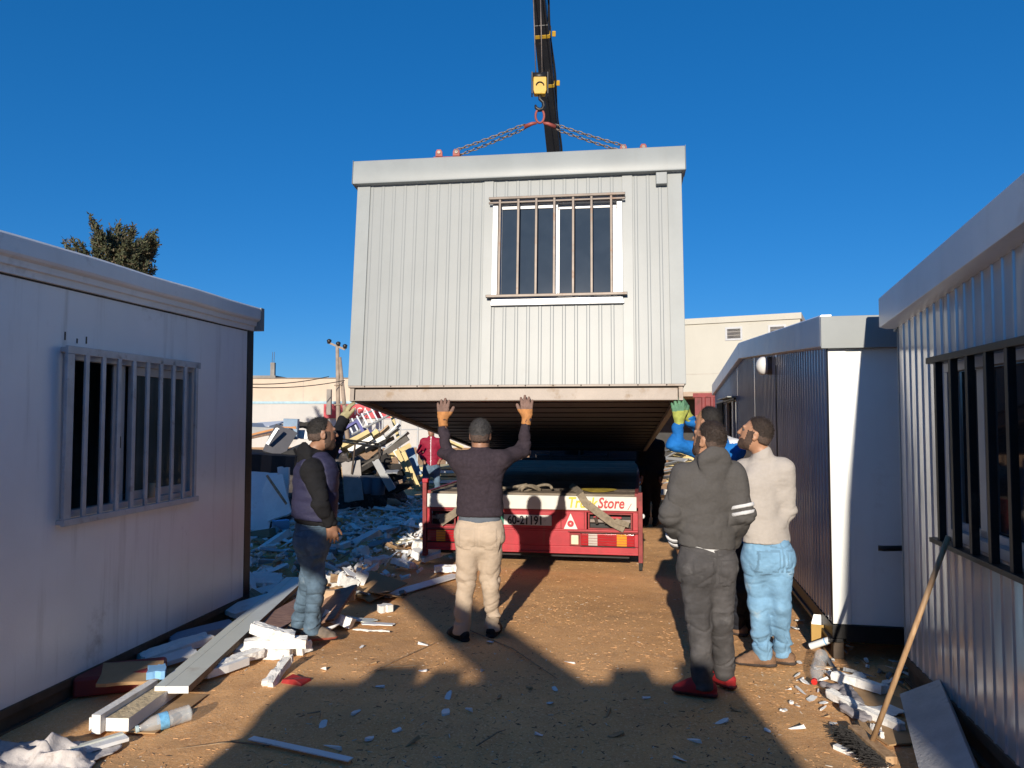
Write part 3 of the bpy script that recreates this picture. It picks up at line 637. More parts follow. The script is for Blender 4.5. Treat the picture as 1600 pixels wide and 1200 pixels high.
m = MB(); m.tube([RC + Vector((.055 * math.cos(a), 0, .09 * math.sin(a))) for a in np.linspace(0, 2 * math.pi, 25)], .015, 8, cap=False); tag(m.build('lifting_ring', rust_red, None, True), 'oval rusty lifting ring in the crane hook above the two chains', 'ring')
sp0 = at(684, 250, 9.25); sp1 = at(1007, 241, 9.25); sd = sp1 - sp0
spb = empty('spreader_beam', (sp0 + sp1) / 2, (0, 0, 0), 'red steel spreader beam with lifting lugs above the cabin roof', 'spreader beam')
sc_ = (sp0 + sp1) / 2
m = MB(); m.beam(sp0 - sc_ + Vector((-.05, 0, 0)), sp1 - sc_ + Vector((.05, 0, 0)), .1, .05); m.build('beam', rust_red, spb, bevel=.005)
def lug(px):
    f = (px - 684) / (1007 - 684); c_ = sp0 + sd * f - sc_
    m = MB(); m.extrude([(-.045, 0), (.045, 0), (.042, .06), (.025, .09), (-.025, .09), (-.042, .06)], lambda a, b, t_: c_ + Vector((a, t_, b + .04)), -.02, .02)
    o = m.build('lug', rust_red, spb, bevel=.004); MB().tube([c_ + Vector((0, -.03, .09)), c_ + Vector((0, .03, .09))], .02, 10).build('pin', alu, o)
    return c_ + sc_ + Vector((0, -.0, .10))
LG = [lug(q) for q in (686, 713, 974, 1005)]
def chain(p, q, name_label):
    """real oval links, alternately turned"""
    p = Vector(p); q = Vector(q); d = q - p; n = int(d.length / .058); m = MB(); d.normalize(); a = d.cross(Vector((0, 1, 0))).normalized(); b = d.cross(a); st = (q - p).length / n
    for k in range(n):
        c_ = p + d * st * (k + .5) + Vector((0, 0, -.008 * math.sin(math.pi * (k + .5) / n)))
        s_ = a if k % 2 else b
        m.tube([c_ + d * (.040 * math.cos(t_)) + s_ * (.017 * math.sin(t_)) for t_ in np.linspace(0, 2 * math.pi, 11)], .0065, 5, cap=False)
    return m
for lg, lbl in ((LG[1], 'left'), (LG[2], 'right')):
    e = empty('chain_sling', RC, label='doubled steel chain sling running to the %s lug of the spreader beam' % lbl, cat='chain')
    s_ = -1 if lbl == 'left' else 1
    top = RC + Vector((s_ * .2, 0, -.13)); dv = Vector((.0, 0, .02))
    m = chain(top + dv - RC, lg + dv - RC, ''); o = m.build('chain', chain_m, e, True); tag(o, kind='stuff')
    m = chain(top - dv - RC + Vector((0, .05, 0)), lg - dv - RC + Vector((0, .05, -.02)), ''); o = m.build('chain', chain_m, e, True); tag(o, kind='stuff')
    MB().tube([Vector((s_ * .04, 0, -.09)), Vector((s_ * .10, 0, -.10)), Vector((s_ * .20, .02, -.135))], [.016, .024, .03], 8).build('chain_hook', rust_red, e, True)
    MB().ball(lg - RC, .035, 8, 6).build('shackle', alu, e, True)
# lower legs from the beam ends to the cabin roof rails
Mw = Matrix.Translation(O_l := lift.location) @ lift.rotation_euler.to_matrix().to_4x4()
for i, (lg, xx) in enumerate(((sp0, .10), (sp1, LW - .10))):
    for y in (1.9, 3.9):
        q_ = Mw @ Vector((xx, y, 2.07)); e = chain(lg + Vector((0, 0, -.04)), q_, '').build('leg_chain', chain_m, None, True)
        tag(e, 'chain leg from the %s end of the spreader beam to the cabin roof, %s one' % (('left', 'right')[i], ('near', 'far')[y > 2]), 'chain')
# ------------------------------------------------------------------ behind the camera: the office, and shapes added to throw the foreground shade
yo = empty('site_office', (-2.75, -3.0, 0), (0, 0, 0), 'white site office standing behind the photographer', 'cabin')
for b in ((0, -6, .1, .05, 0, 2.36), (2.65, -6, .1, 2.7, 0, 2.36), (.05, -6, .1, 2.65, -5.95, 2.36), (.05, -.05, .1, 2.65, 0, 2.36)): bx('wall', old_wall, yo, b, bevel=0)
bx('roof', old_fascia, yo, (-.06, -6.06, 2.36, 2.76, .06, 2.51)); bx('base_channel', brown_base, yo, (0, -6, 0, 2.7, 0, .1))
wf = frame_ring(lambda a, d, z: (a, d, z), .9, 2.1, 1.0, 2.0, .06, .001, .04).build('window', frame_white, yo); bx('pane', dark_glass, wf, (.96, .005, 1.06, 2.04, .012, 1.94), bevel=0)
for k, (x, h_, w_) in enumerate(((.35, .12, .3), (.75, .09, .2), (1.95, .10, .25), (2.4, .14, .16))):  # unseen blocks added to put bumps in the edge of the cast shade
    tag(MB().box(0, -.4, 0, w_, 0, h_).build('shade_edge_block', plank_m, None, loc=(-2.75 + x, -3.0, 2.511)), 'unseen block added on the site office roof to step the shade edge, number %s from its left end' % ('one', 'two', 'three', 'four')[k], 'timber')
jb = empty('shade_crane', (1.0, -2.55, 0), label='unseen crane shape added to cast the diagonal shade band, its long jib behind the photographer', cat='crane')  # unseen, added so its sloping beam casts the diagonal band of shade
jb0 = Vector((.0, 0, 1.19)); jb1 = Vector((-6.2, 0, 4.54))
MB().beam(jb0, jb1, .26, .33, 0, (0, 1, 0)).build('jib', yellow, jb, bevel=.01); MB().tube([(0, 0, .1), (0, 0, 1.3)], .14, 12).build('mast', yellow, jb, True); bx('base_plate', black_steel, jb, (-.4, -.4, 0, .4, .4, .1))

# ------------------------------------------------------------------ far buildings, pole, tree
fw = M('white_render', (.46, .455, .44), .8, 0, .05, .5, ((.3, .27, .22), .3, .8), .15); cream = M('cream_roof_sheet', (.52, .42, .325), .7, 0, .06, .8, ((.4, .3, .22), .4, 1.2)); 
fb = empty('warehouse', (-15, 44, 0), (0, 0, -3), 'long white warehouse with a cream upper storey and red sign far behind the scrap pile', 'building')
bx('wall', fw, fb, (-12, 0, 0, 30, 12, 2.65), bevel=0); bx('upper_wall', cream, fb, (-12, .6, 2.65, 30, 12, 4.1), bevel=0); bx('string_course', M('pale_blue_band', (.30, .46, .55), .6), fb, (-12, -.05, 2.58, 30, .62, 2.72), bevel=0); bx('roof_edge', M('roof_rubble', (.22, .19, .16), .9), fb, (-12, .55, 4.1, 30, .7, 4.16), bevel=0)
for k in range(9): bx('panel_joint', M('joint_grey', (.42, .38, .33), .8), fb, (-10 + k * 3.1, .592, 2.72, -9.97 + k * 3.1, .6, 4.1), bevel=0)
sgn = bx('sign', M('red_sign_board', (.44, .03, .045), .5), fb, (3.9, -.12, 1.72, 8.6, -.055, 2.55), bevel=0)
text('ICA', .62, M('sign_white', (.7, .68, .66), .5), sgn, (5.72, -.125, 1.92), (90, 0, 0), sx=.82)
ob = empty('concrete_frame', (-21.2, 62, 0), label='unfinished grey concrete frame with bare rods above the left roof line', cat='building')
cg = M('raw_concrete', (.25, .23, .21), .9, 0, .15, 1.5)
for x in (-1.2, .9): bx('column', cg, ob, (x, 0, 0, x + .35, .35, 6.4))
bx('slab', cg, ob, (-1.4, -.2, 5.0, 1.4, 4, 5.3), bevel=0); bx('wall', cg, ob, (-1.2, .1, 0, 1.25, .3, 5.0), bevel=0)
for x in (-1.1, -.95, 1.0, 1.15): MB().tube([(x, .15, 6.3), (x + .04, .15, 7.3)], .02, 5).build('rod', brown_base, ob)
Yp = 38; pt = at(527, 540, Yp)
up_ = empty('utility_pole', (pt.x, Yp, 0), label='slim two legged utility pole with three insulators beside the lifted cabin', cat='pole')
pole_m = M('weathered_pole_timber', (.30, .24, .19), .85, 0, .2, 3)
MB().tube([(at(530, 652, Yp).x - pt.x, 0, -.1), (0, 0, pt.z)], [.13, .09], 8).build('leg', pole_m, up_, True); MB().tube([(at(546, 652, Yp).x - pt.x, 0, -.1), (.12, .05, pt.z - .6)], [.13, .09], 8).build('leg', pole_m, up_, True)
for z in (1.2, 2.4, 3.4): MB().tube([(-.1, -.12, z), (.7 - .12 * z, -.12, z + .05)], .04, 6).build('cross_tie', pole_m, up_)
MB().beam((-.45, 0, pt.z + .15), (.4, 0, pt.z - .2), .1, .1).build('cross_arm', pole_m, up_); 
for k, dx in enumerate((-.42, .05, .4)): MB().tube([(dx, 0, pt.z + .1 - k * .13), (dx, 0, pt.z + .28 - k * .13), (dx, 0, pt.z + .34 - k * .13)], [.09, .13, .05], 8).build('insulator', black_steel, up_, True)
bx('switch_panel', cg, up_, (-.5, -.1, 1.9, -.28, .15, 3.2))
for k, (dx, yl) in enumerate(((-.42, 592), (.4, 597))):
    a_ = Vector((pt.x + dx, Yp, pt.z - 1.6 - k * .2)); b_ = at(300, yl, 30); m = MB(); m.tube([a_.lerp(b_, s) - Vector((0, 0, 1.2 * s * (1 - s))) for s in np.linspace(0, 1, 14)], .022, 5)
    tag(m.build('power_cable', rubber, None), '%s thin dark cable running left from the utility pole' % ('upper', 'lower')[k], 'cable')
rb_o = at(1062, 560, 28.4); rb_o.z = 0
rb_w = M('cream_cladding', (.46, .445, .385), .6, 0, .04, .6, ((.35, .3, .22), .25, 1.0), .08)
rb = empty('upper_cabin_block', rb_o, (0, 0, -25), 'cream two storey cabin block with two small windows behind the right hand cabins', 'building')
bx('wall', rb_w, rb, (-2.6, 0, 2.72, 4.35, 5, 5.3), bevel=0); bx('roof_edge', rb_w, rb, (-2.65, -.06, 5.3, 4.4, 5, 5.52), bevel=0); bx('floor_edge', M('tan_channel', (.40, .30, .22), .6), rb, (-2.65, -.05, 2.55, 4.4, 5, 2.72), bevel=0); bx('seam', M('joint_grey'), rb, (-2.6, -.006, 3.38, 4.35, 0, 3.40), bevel=0)
for x in (1.72, 3.25):
    f_ = frame_ring(lambda a, d, z: (a, -d, z), x, x + .62, 4.62, 5.12, .07, -.02, .03).build('window', frame_white, rb); bx('pane', M('small_grey_pane', (.13, .12, .12), .3), f_, (x + .07, .0, 4.69, x + .55, .01, 5.05), bevel=0)
    for z in (4.8, 4.93): bx('louvre', M('louvre_grey', (.32, .30, .27), .6), f_, (x + .07, -.012, z, x + .55, -.002, z + .02), bevel=0)
for x in (-2.4, 1.0, 4.0): bx('column', black_steel, rb, (x, .1, 0, x + .2, .3, 2.55))
bx('back_wall', interior, rb, (-2.6, 4.5, 0, 4.3, 4.6, 2.55), bevel=0)
rcn_o = at(1086, 650, 21); rcn_o.z = 0
rcn = empty('red_container', rcn_o, (0, 0, -20), 'dull red corrugated container under the cream cabin block', 'container')
rib_panel(0, 3.0, .15, 2.30, lambda a, d, z: (a, -d, z), pitch=.24, h=.03, wd=.06).build('wall', M('container_red', (.20, .03, .03), .6, 0, .2, 3, ((.1, .06, .04), .6, 4)), rcn); bx('frame', red_dark, rcn, (-.05, -.03, 2.30, 3.05, 2.4, 2.42), (-.05, -.03, 0, 3.05, 2.4, .15))
# tree: trunk, limbs, needle tufts
tm_leaf = [M('needle_dark', (.036, .046, .022), .8, 0, .35, 6, rnd=.1), M('needle_olive', (.075, .080, .036), .8, 0, .3, 6), M('needle_brown', (.105, .085, .05), .85, 0, .3, 6)]
bark = M('grey_bark', (.12, .09, .065), .9, 0, .3, 8, bump=.5)
Yt = 25.0; tb = at(172, 420, Yt); tree = empty('pine_tree', (tb.x, Yt, 0), label='dark evergreen tree with upswept ragged tufts behind the left cabin roof', cat='tree')
MB().tube([(0, 0, -.1), (.05, 0, 2), (-.03, .1, 4), (.05, 0, 6.0), (.0, 0, 7.6)], [.24, .2, .16, .12, .04], 10).build('trunk', bark, tree, True)
tips = [(112, 372), (124, 378), (141, 336), (151, 348), (160, 360), (172, 352), (187, 346), (198, 352), (212, 360), (220, 372), (236, 362), (243, 372), (240, 385), (228, 398), (118, 398), (108, 392), (135, 396), (152, 392), (170, 386), (186, 380), (202, 384), (214, 396), (222, 412), (206, 408), (190, 402), (172, 404), (156, 410), (140, 408), (128, 412), (196, 420), (178, 424), (212, 424), (230, 426), (244, 360), (247, 378), (99, 374), (102, 394), (208, 350), (232, 410)]
lm = MB(); lf = ([], [], [])
rt = random.Random(5)
for i, (px, py) in enumerate(tips + [(t_[0] + rt.uniform(-8, 8), t_[1] + rt.uniform(5, 40)) for t_ in tips]):
    e = at(px, py, Yt + rt.uniform(-1.1, 1.1)) - Vector((tb.x, Yt, 0)); hb_ = max(4.6, e.z - abs(e.x) * .9 - .6); s_ = Vector((0, 0, min(hb_, 7.2)))
    lm.tube([s_, s_.lerp(e, .5) - Vector((0, 0, .12)), e], [.05, .035, .012], 5)
    d = (e - s_ * 1.0); d.z += .5; d.normalize()
    for j in range(280):
        t_ = rt.random() ** .7; c_ = e - d * (t_ * 1.05) + Vector((rt.gauss(0, 1), rt.gauss(0, 1), rt.gauss(0, .9))) * (.03 + .075 * t_)
        ori = (d * .7 + Vector((rt.gauss(0, .6), rt.gauss(0, .6), rt.gauss(0, .6)))).normalized(); L_ = rt.uniform(.08, .18); sd_ = ori.cross(Vector((rt.gauss(0, 1), rt.gauss(0, 1), rt.gauss(0, 1)))).normalized() * rt.uniform(.016, .034)
        lf[0 if rt.random() < .5 else (1 if rt.random() < .6 else 2)].append((c_ - sd_ * .6, c_ + sd_, c_ + ori * L_ + sd_ * .2, c_ + ori * L_ * .6 - sd_))
lm.build('limb', bark, tree); cvs = []; cfs = []; cmi = []
for k, L_ in enumerate(lf):
    for q_ in L_: o_ = len(cvs); cvs += q_; cfs.append((o_, o_ + 1, o_ + 2, o_ + 3)); cmi.append(k)
m = MB(); m.v = [tuple(v) for v in cvs]; m.f = cfs; m.m = cmi; tag(m.build('crown', tm_leaf, tree), kind='stuff')
# ------------------------------------------------------------------ signed distance sculpting (people, gloves, cloth)
def _n(v): v = np.asarray(v, float); return v / (np.linalg.norm(v) + 1e-12)
class SDF:
    def __init__(s, h): s.p = []; s.h = h; s.disp = None
    def cone(s, a, b, ra, rb, k=.02, mi=0, flat=None, op='u'):
        s.p.append(dict(t='c', a=np.asarray(a, float), b=np.asarray(b, float), ra=ra, rb=rb, k=k, mi=mi, flat=None if flat is None else (_n(flat[0]), flat[1]), op=op)); return s
    def ell(s, c, r, axes=None, k=.02, mi=0, op='u'):
        s.p.append(dict(t='e', c=np.asarray(c, float), r=np.asarray(r, float), A=np.eye(3) if axes is None else np.array([_n(a) for a in axes]), k=k, mi=mi, op=op)); return s
    def plane(s, c, n, k=0):  # keep the side n points away from
        s.p.append(dict(t='p', c=np.asarray(c, float), n=_n(n), k=k, op='i', mi=0)); return s
    def dist(s, q, P):
        if q['t'] == 'c':
            a, b = q['a'], q['b']; V = P - a
            ab = b - a
            if q['flat']:
                ax, f = q['flat']; V = V + ax * ((V @ ax)[..., None]) * (1 / f - 1); ab = ab + ax * (ab @ ax) * (1 / f - 1)
            t_ = np.clip((V @ ab) / (ab @ ab + 1e-12), 0, 1)
            d = np.linalg.norm(V - t_[..., None] * ab, axis=-1) - (q['ra'] + (q['rb'] - q['ra']) * t_)
            if q['flat']: d = d * min(1, q['flat'][1] * 1.25)
            return d
        if q['t'] == 'e':
            V = (P - q['c']) @ q['A'].T; k0 = np.linalg.norm(V / q['r'], axis=-1); k1 = np.linalg.norm(V / q['r'] ** 2, axis=-1)
            return k0 * (k0 - 1) / (k1 + 1e-9)
        return (P - q['c']) @ q['n']
    def bb(s, q):
        if q['t'] == 'c':
            r = max(q['ra'], q['rb']); return np.minimum(q['a'], q['b']) - r, np.maximum(q['a'], q['b']) + r
        r = q['r'].max(); return q['c'] - r, q['c'] + r
    def mesh(s, name, mats, seed=0, fold=0, fscale=(9, 9, 26), matfn=None, smooth_iter=1):
        h = s.h; lo = np.min([s.bb(q)[0] for q in s.p if q['op'] == 'u'], 0) - 3 * h; hi = np.max([s.bb(q)[1] for q in s.p if q['op'] == 'u'], 0) + 3 * h
        n = np.ceil((hi - lo) / h).astype(int) + 1; D = np.full(n, .5)
        ax = [lo[i] + h * np.arange(n[i]) for i in range(3)]
        for q in s.p:
            if q['t'] == 'p': sl_ = [slice(0, n[i]) for i in range(3)]
            else:
                b0, b1 = s.bb(q); mg = q['k'] + 3 * h
                sl_ = [slice(max(0, int((b0[i] - mg - lo[i]) / h)), min(n[i], int((b1[i] + mg - lo[i]) / h) + 2)) for i in range(3)]
            P = np.stack(np.meshgrid(*[ax[i][sl_[i]] for i in range(3)], indexing='ij'), -1)
            d = s.dist(q, P); o = D[tuple(sl_)]; k = q['k']
            if q['op'] == 'u':
                if k > 0: hh = np.clip(.5 + .5 * (o - d) / k, 0, 1); r = o + (d - o) * hh - k * hh * (1 - hh)
                else: r = np.minimum(o, d)
            elif q['op'] == 's':
                kk = max(k, 1e-6); hh = np.clip(.5 - .5 * (o + d) / kk, 0, 1); r = o + (-d - o) * hh + kk * hh * (1 - hh)
            else: r = np.maximum(o, d)
            D[tuple(sl_)] = r
        I = D < 0
        c8 = [(i, j, k) for i in (0, 1) for j in (0, 1) for k in (0, 1)]
        cnt = sum(I[i:n[0] - 1 + i, j:n[1] - 1 + j, k:n[2] - 1 + k].astype(np.int8) for i, j, k in c8)
        cell = (cnt > 0) & (cnt < 8); ci = np.argwhere(cell); vid = np.full(cell.shape, -1, int); vid[tuple(ci.T)] = np.arange(len(ci))
        vals = np.stack([D[ci[:, 0] + i, ci[:, 1] + j, ci[:, 2] + k] for i, j, k in c8], 1)
        acc = np.zeros((len(ci), 3)); num = np.zeros(len(ci))
        for e0 in range(8):
            for e1 in range(e0 + 1, 8):
                p0, p1 = np.array(c8[e0]), np.array(c8[e1])
                if abs(p0 - p1).sum() != 1: continue
                a, b = vals[:, e0], vals[:, e1]; m_ = (a < 0) != (b < 0)
                t_ = np.where(m_, a / np.where(m_, a - b, 1), 0)
                acc += np.where(m_[:, None], p0 + (p1 - p0) * t_[:, None], 0); num += m_
        V = lo + h * (ci + acc / num[:, None])
        F = []
        for axn in range(3):
            o1, o2 = [(1, 2), (2, 0), (0, 1)][axn]
            s0 = [slice(0, n[i]) for i in range(3)]; s1 = list(s0); s0[axn] = slice(0, n[axn] - 1); s1[axn] = slice(1, n[axn])
            ch = I[tuple(s0)] != I[tuple(s1)]; e = np.argwhere(ch); e = e[(e[:, o1] > 0) & (e[:, o2] > 0) & (e[:, o1] < n[o1] - 1) & (e[:, o2] < n[o2] - 1)]
            if not len(e): continue
            ins = I[tuple(e.T)]
            def g(d1, d2): x = e.copy(); x[:, o1] += d1; x[:, o2] += d2; return vid[tuple(x.T)]
            qd = np.stack([g(-1, -1), g(0, -1), g(0, 0), g(-1, 0)], 1); qd[~ins] = qd[~ins][:, ::-1]; F.append(qd)
        F = np.concatenate(F); F = F[(F >= 0).all(1)]
        for _ in range(smooth_iter):  # light relaxation
            ac = np.zeros_like(V); w_ = np.zeros(len(V))
            for a, b in ((0, 1), (1, 2), (2, 3), (3, 0)):
                np.add.at(ac, F[:, a], V[F[:, b]]); np.add.at(ac, F[:, b], V[F[:, a]]); np.add.at(w_, F[:, a], 1); np.add.at(w_, F[:, b], 1)
            V = V * .5 + .5 * ac / np.maximum(w_, 1)[:, None]
        if fold or s.disp:
            fn_ = np.cross(V[F[:, 1]] - V[F[:, 0]], V[F[:, 3]] - V[F[:, 0]]); Nn = np.zeros_like(V)
            for a in range(4): np.add.at(Nn, F[:, a], fn_)
            Nn /= np.linalg.norm(Nn, axis=1)[:, None] + 1e-12
            dd = np.zeros(len(V))
            if fold:
                fs_ = np.array(fscale); wv = V + .035 * np.stack([vnoise(V * 7 + 9, seed + 3), vnoise(V * 7 + 31, seed + 4), vnoise(V * 5 + 55, seed + 5)], 1)
                a_ = vnoise(wv * fs_, seed); b_ = vnoise(wv * fs_ * 2.1 + 17, seed + 1)
                dd = fold * (-(1 - np.abs(a_)) ** 3 * 1.1 + .5 * b_ * .6 + .25)
            if s.disp: dd = dd + s.disp(V)
            V = V + Nn * dd[:, None]
        me = bpy.data.meshes.new(name); me.vertices.add(len(V)); me.vertices.foreach_set('co', V.astype(np.float32).ravel())
        me.loops.add(F.size); me.loops.foreach_set('vertex_index', F.astype(np.int32).ravel())
        me.polygons.add(len(F)); me.polygons.foreach_set('loop_start', np.arange(0, F.size, 4, dtype=np.int32)); me.polygons.foreach_set('loop_total', np.full(len(F), 4, np.int32))
        for m_ in (mats if isinstance(mats, (list, tuple)) else [mats]): me.materials.append(m_)
        C_ = V[F].mean(1); us = [q for q in s.p if q['op'] == 'u']
        if len(set(q['mi'] for q in us)) > 1:
            ds = np.stack([s.dist(q, C_) for q in us], 1); mi = np.array([q['mi'] for q in us])[ds.argmin(1)]
        else: mi = np.full(len(F), us[0]['mi'])
        if matfn: mi = matfn(C_, mi)
        me.polygons.foreach_set('material_index', mi.astype(np.int32)); me.polygons.foreach_set('use_smooth', np.ones(len(F), bool))
        me.update(calc_edges=True); me.validate()
        return me
    def build(s, name, mats, parent=None, **kw):
        o = bpy.data.objects.new(name, s.mesh(name, mats, **kw)); COL.objects.link(o)
        if parent is not None: o.parent = parent
        return o
def hand(sd, wrist, dirv, palm, side, curl=.3, spread=.12, g=0.0, mi=0, mj=0, s=1.0, thumb_out=.7):
    """five fingers: wrist point, finger direction, palm normal (the side the palm faces), side = direction of the thumb"""
    w_ = np.asarray(wrist, float); d = _n(dirv); pn = _n(np.asarray(palm) - d * np.dot(palm, d)); t_ = np.cross(d, pn); t_ *= np.sign(np.dot(t_, side)) or 1
    sd.cone(w_ - d * .02, w_ + d * .035 * s, .027 * s + g, .033 * s + g, .01, mi, (pn, .62))
    sd.cone(w_ + d * .03 * s + t_ * .014 * s, w_ + d * .082 * s + t_ * .02 * s, .025 * s + g, .024 * s + g, .012, mi, (pn, .62)); sd.cone(w_ + d * .03 * s - t_ * .014 * s, w_ + d * .078 * s - t_ * .02 * s, .025 * s + g, .022 * s + g, .012, mi, (pn, .62))
    for i, (o_, L_) in enumerate(((.034, .070), (.0115, .079), (-.0115, .073), (-.033, .057))):
        b = w_ + d * (.088 - .006 * abs(i - 1)) * s + t_ * o_ * s; fd = _n(d + t_ * (o_ / .034) * spread)
        c1 = curl * (1 + .1 * i); d1 = _n(fd * math.cos(c1) + pn * math.sin(c1)); d2 = _n(fd * math.cos(c1 * 2.1) + pn * math.sin(c1 * 2.1)); d3 = _n(fd * math.cos(c1 * 2.8) + pn * math.sin(c1 * 2.8))
        r_ = (.0095 if i < 3 else .0082) * s + g
        p1 = b + d1 * L_ * .45 * s; p2 = p1 + d2 * L_ * .32 * s; p3 = p2 + d3 * L_ * .23 * s
        sd.cone(b - d1 * .012, p1, r_ * 1.08, r_, .004, mj); sd.cone(p1, p2, r_, r_ * .93, .003, mj); sd.cone(p2, p3, r_ * .93, r_ * .8, .003, mj)
    b = w_ + d * .022 * s + t_ * .022 * s + pn * .006; td = _n(d * .75 + t_ * thumb_out + pn * .25); p1 = b + td * .048 * s; td2 = _n(td + d * .5 + pn * .2); p2 = p1 + td2 * .03 * s; p3 = p2 + _n(td2 + d * .2) * .02 * s
    sd.cone(b, p1, .016 * s + g, .0125 * s + g, .01, mi); sd.cone(p1, p2, .0115 * s + g, .0108 * s + g, .004, mj); sd.cone(p2, p3, .0105 * s + g, .009 * s + g, .004, mj)
seam_m = {}
def az(a): return np.array([math.sin(R(a)), math.cos(R(a)), 0.])
skin_m = M('tanned_skin', (.40, .21, .125), .5, 0, .08, 30, bump=.08, bscale=120)
skin_d = M('darker_skin', (.30, .155, .095), .5, 0, .08, 30, bump=.08, bscale=120)
hair_m = M('black_hair', (.018, .015, .013), .55, 0, .3, 60, bump=.9, bscale=160)
hair_g = M('dark_grey_faded_hair', (.045, .042, .042), .6, 0, .3, 60, bump=.9, bscale=160)
hair_b = M('dark_brown_hair', (.032, .02, .014), .5, 0, .3, 60, bump=.9, bscale=160)
fade_m = M('clipped_hair', (.085, .055, .042), .7, 0, .3, 90, bump=.5, bscale=200)
beard_m = M('short_dark_beard', (.075, .045, .032), .8, 0, .3, 80, bump=.6, bscale=200)
lip_m = M('lips', (.30, .11, .085), .45); eye_m = M('eye', (.10, .09, .085), .2)
def cloth(name, c, rough=.9, var=.1, sc=12, bs=220, **kw):
    m = M(name, c, rough, 0, var, sc, bump=.35, bscale=bs, spec=.2, wave=.55, wmap=(9, 9, 15), **kw); m['c'] = c; return m
def person(label, base, J, face, hd, hu, top_m, leg_m, shoe_m, sole_m, hair, skin=skin_m, top='sweater', hem=None, waist=None, beard=False, gloves=None, hands=('L', 'R'), handdir=None, bulk=1.0, legk=1.0, h=.0095, seed=0, sleeve_m=None, hood=None, stripes=None, toe=(None, None), hairn=(.8, -.6), hairoff=.0, collar=None, tmi=None, topfold=.013, legfold=.012, shoe_kw=None, armk=1.0, curl=.3, shaft=None, shirt=None, collar_m=None, hair_t=.0045):
    """J: joint name -> world point. Body is one skin mesh; hair, clothes, gloves and shoes are its children."""
    B = np.asarray(base, float); J = {k: np.asarray(v, float) - B for k, v in J.items()}
    f = _n(face); hd = _n(hd); hu = _n(np.asarray(hu) - hd * np.dot(hu, hd)); hr = np.cross(hd, hu)
    hips = (J['hipL'] + J['hipR']) / 2; sh = (J['shL'] + J['shR']) / 2; up = _n(sh - hips); c = J['head']
    bf = _n(f - up * np.dot(f, up))
    def armleg(s_, ka, kl, arms=True, legs=True, mi=0, wr=1.0):
        if arms:
            for q in 'LR':
                s_.cone(J['sh' + q], J['el' + q], .052 * ka, .043 * ka, .04, mi); s_.cone(J['el' + q], J['wr' + q], .042 * ka, .029 * ka * wr, .025, mi)
        if legs:
            for q in 'LR':
                s_.cone(J['hip' + q], J['kn' + q], .085 * kl, .058 * kl, .04, mi); s_.cone(J['kn' + q], J['an' + q], .056 * kl, .042 * kl, .025, mi)
    def torso(s_, k, mi=0, z0=0., shr=.066):
        s_.cone(hips + up * z0, hips + (sh - hips) * .45, .165 * k, .155 * k, .05, mi, (bf, .66)); s_.cone(hips + (sh - hips) * .45, sh - up * .10, .155 * k, .182 * k, .06, mi, (bf, .62))
        s_.cone(J['shL'] * .92 + sh * .08, J['shR'] * .92 + sh * .08, shr * k, shr * k, .06, mi, (bf, .9)); s_.cone(sh, J['neck'], .085 * k, .056, .05, mi)
    b = SDF(h); torso(b, .88); armleg(b, .84, .84)
    for q in 'LR':
        t_ = az(toe[0 if q == 'L' else 1]) if toe[0] is not None else f
        b.cone(J['an' + q], J['an' + q] + t_ * .11 - np.array([0, 0, .055]), .034, .02, .02)
    b.cone(J['neck'], c - hu * .045 - hd * .012, .056, .053, .025)
    b.ell(c + hu * .032 - hd * .012, (.074, .094, .088), (hr, hd, hu), .02); b.ell(c - hu * .03 + hd * .018, (.063, .074, .085), (hr, hd, hu), .03)
    bm = 0
    b.cone(c - hu * .07 + hd * .02 + hr * .028, c - hu * .092 + hd * .062, .036, .024, .03, bm); b.cone(c - hu * .07 + hd * .02 - hr * .028, c - hu * .092 + hd * .062, .036, .024, .03, bm)
    b.cone(c + hu * .022 + hd * .088, c - hu * .022 + hd * .108, .009, .0135, .012); b.cone(c + hu * .032 + hd * .082 - hr * .04, c + hu * .032 + hd * .082 + hr * .04, .010, .010, .012)
    for s_ in (-1, 1):
        b.ell(c + hr * s_ * .03 + hu * .012 + hd * .098, (.015, .013, .010), (hr, hd, hu), .008, 0, 's'); b.ell(c + hr * s_ * .03 + hu * .012 + hd * .080, (.013, .012, .009), (hr, hd, hu), .002, 3)
        ec = c + hr * s_ * .077 - hu * .005 - hd * .015
        b.ell(ec, (.010, .024, .036), (_n(hr * s_ - hd * .35), _n(hd + hr * s_ * .35), hu), .006); b.ell(ec + hr * s_ * .01 + hd * .002, (.006, .010, .018), (_n(hr * s_ - hd * .35), _n(hd + hr * s_ * .35), hu), .004, 0, 's')
    b.cone(c - hu * .054 + hd * .088 - hr * .018, c - hu * .054 + hd * .088 + hr * .018, .008, .008, .006, 1)
    hdz = handdir or {}
    for q in 'LR':
        if gloves is None and q in hands:
            dv, pn, sd_ = hdz[q]; hand(b, J['wr' + q], dv, pn, sd_, curl)
        elif gloves is None: b.cone(J['wr' + q], J['wr' + q] + _n(J['wr' + q] - J['el' + q]) * .12, .03, .03, .01, 0, None)
    def bmf(C_, mi):
        rel = C_ - c; z_ = rel @ hu; y_ = rel @ hd; x_ = np.abs(rel @ hr)
        m_ = ((z_ < -.048) & (z_ > -.118) & (y_ > .0)) | ((x_ > .05) & (y_ > -.005) & (y_ < .045) & (z_ < .02) & (z_ > -.07)) | ((z_ < -.034) & (z_ > -.046) & (y_ > .07) & (x_ < .034))
        return np.where(m_ & (mi == 0) & beard, 2, mi)
    root = b.build('person', [skin, lip_m, beard_m, eye_m], None, smooth_iter=1, matfn=bmf); root.location = B
    tag(root, label, 'person')
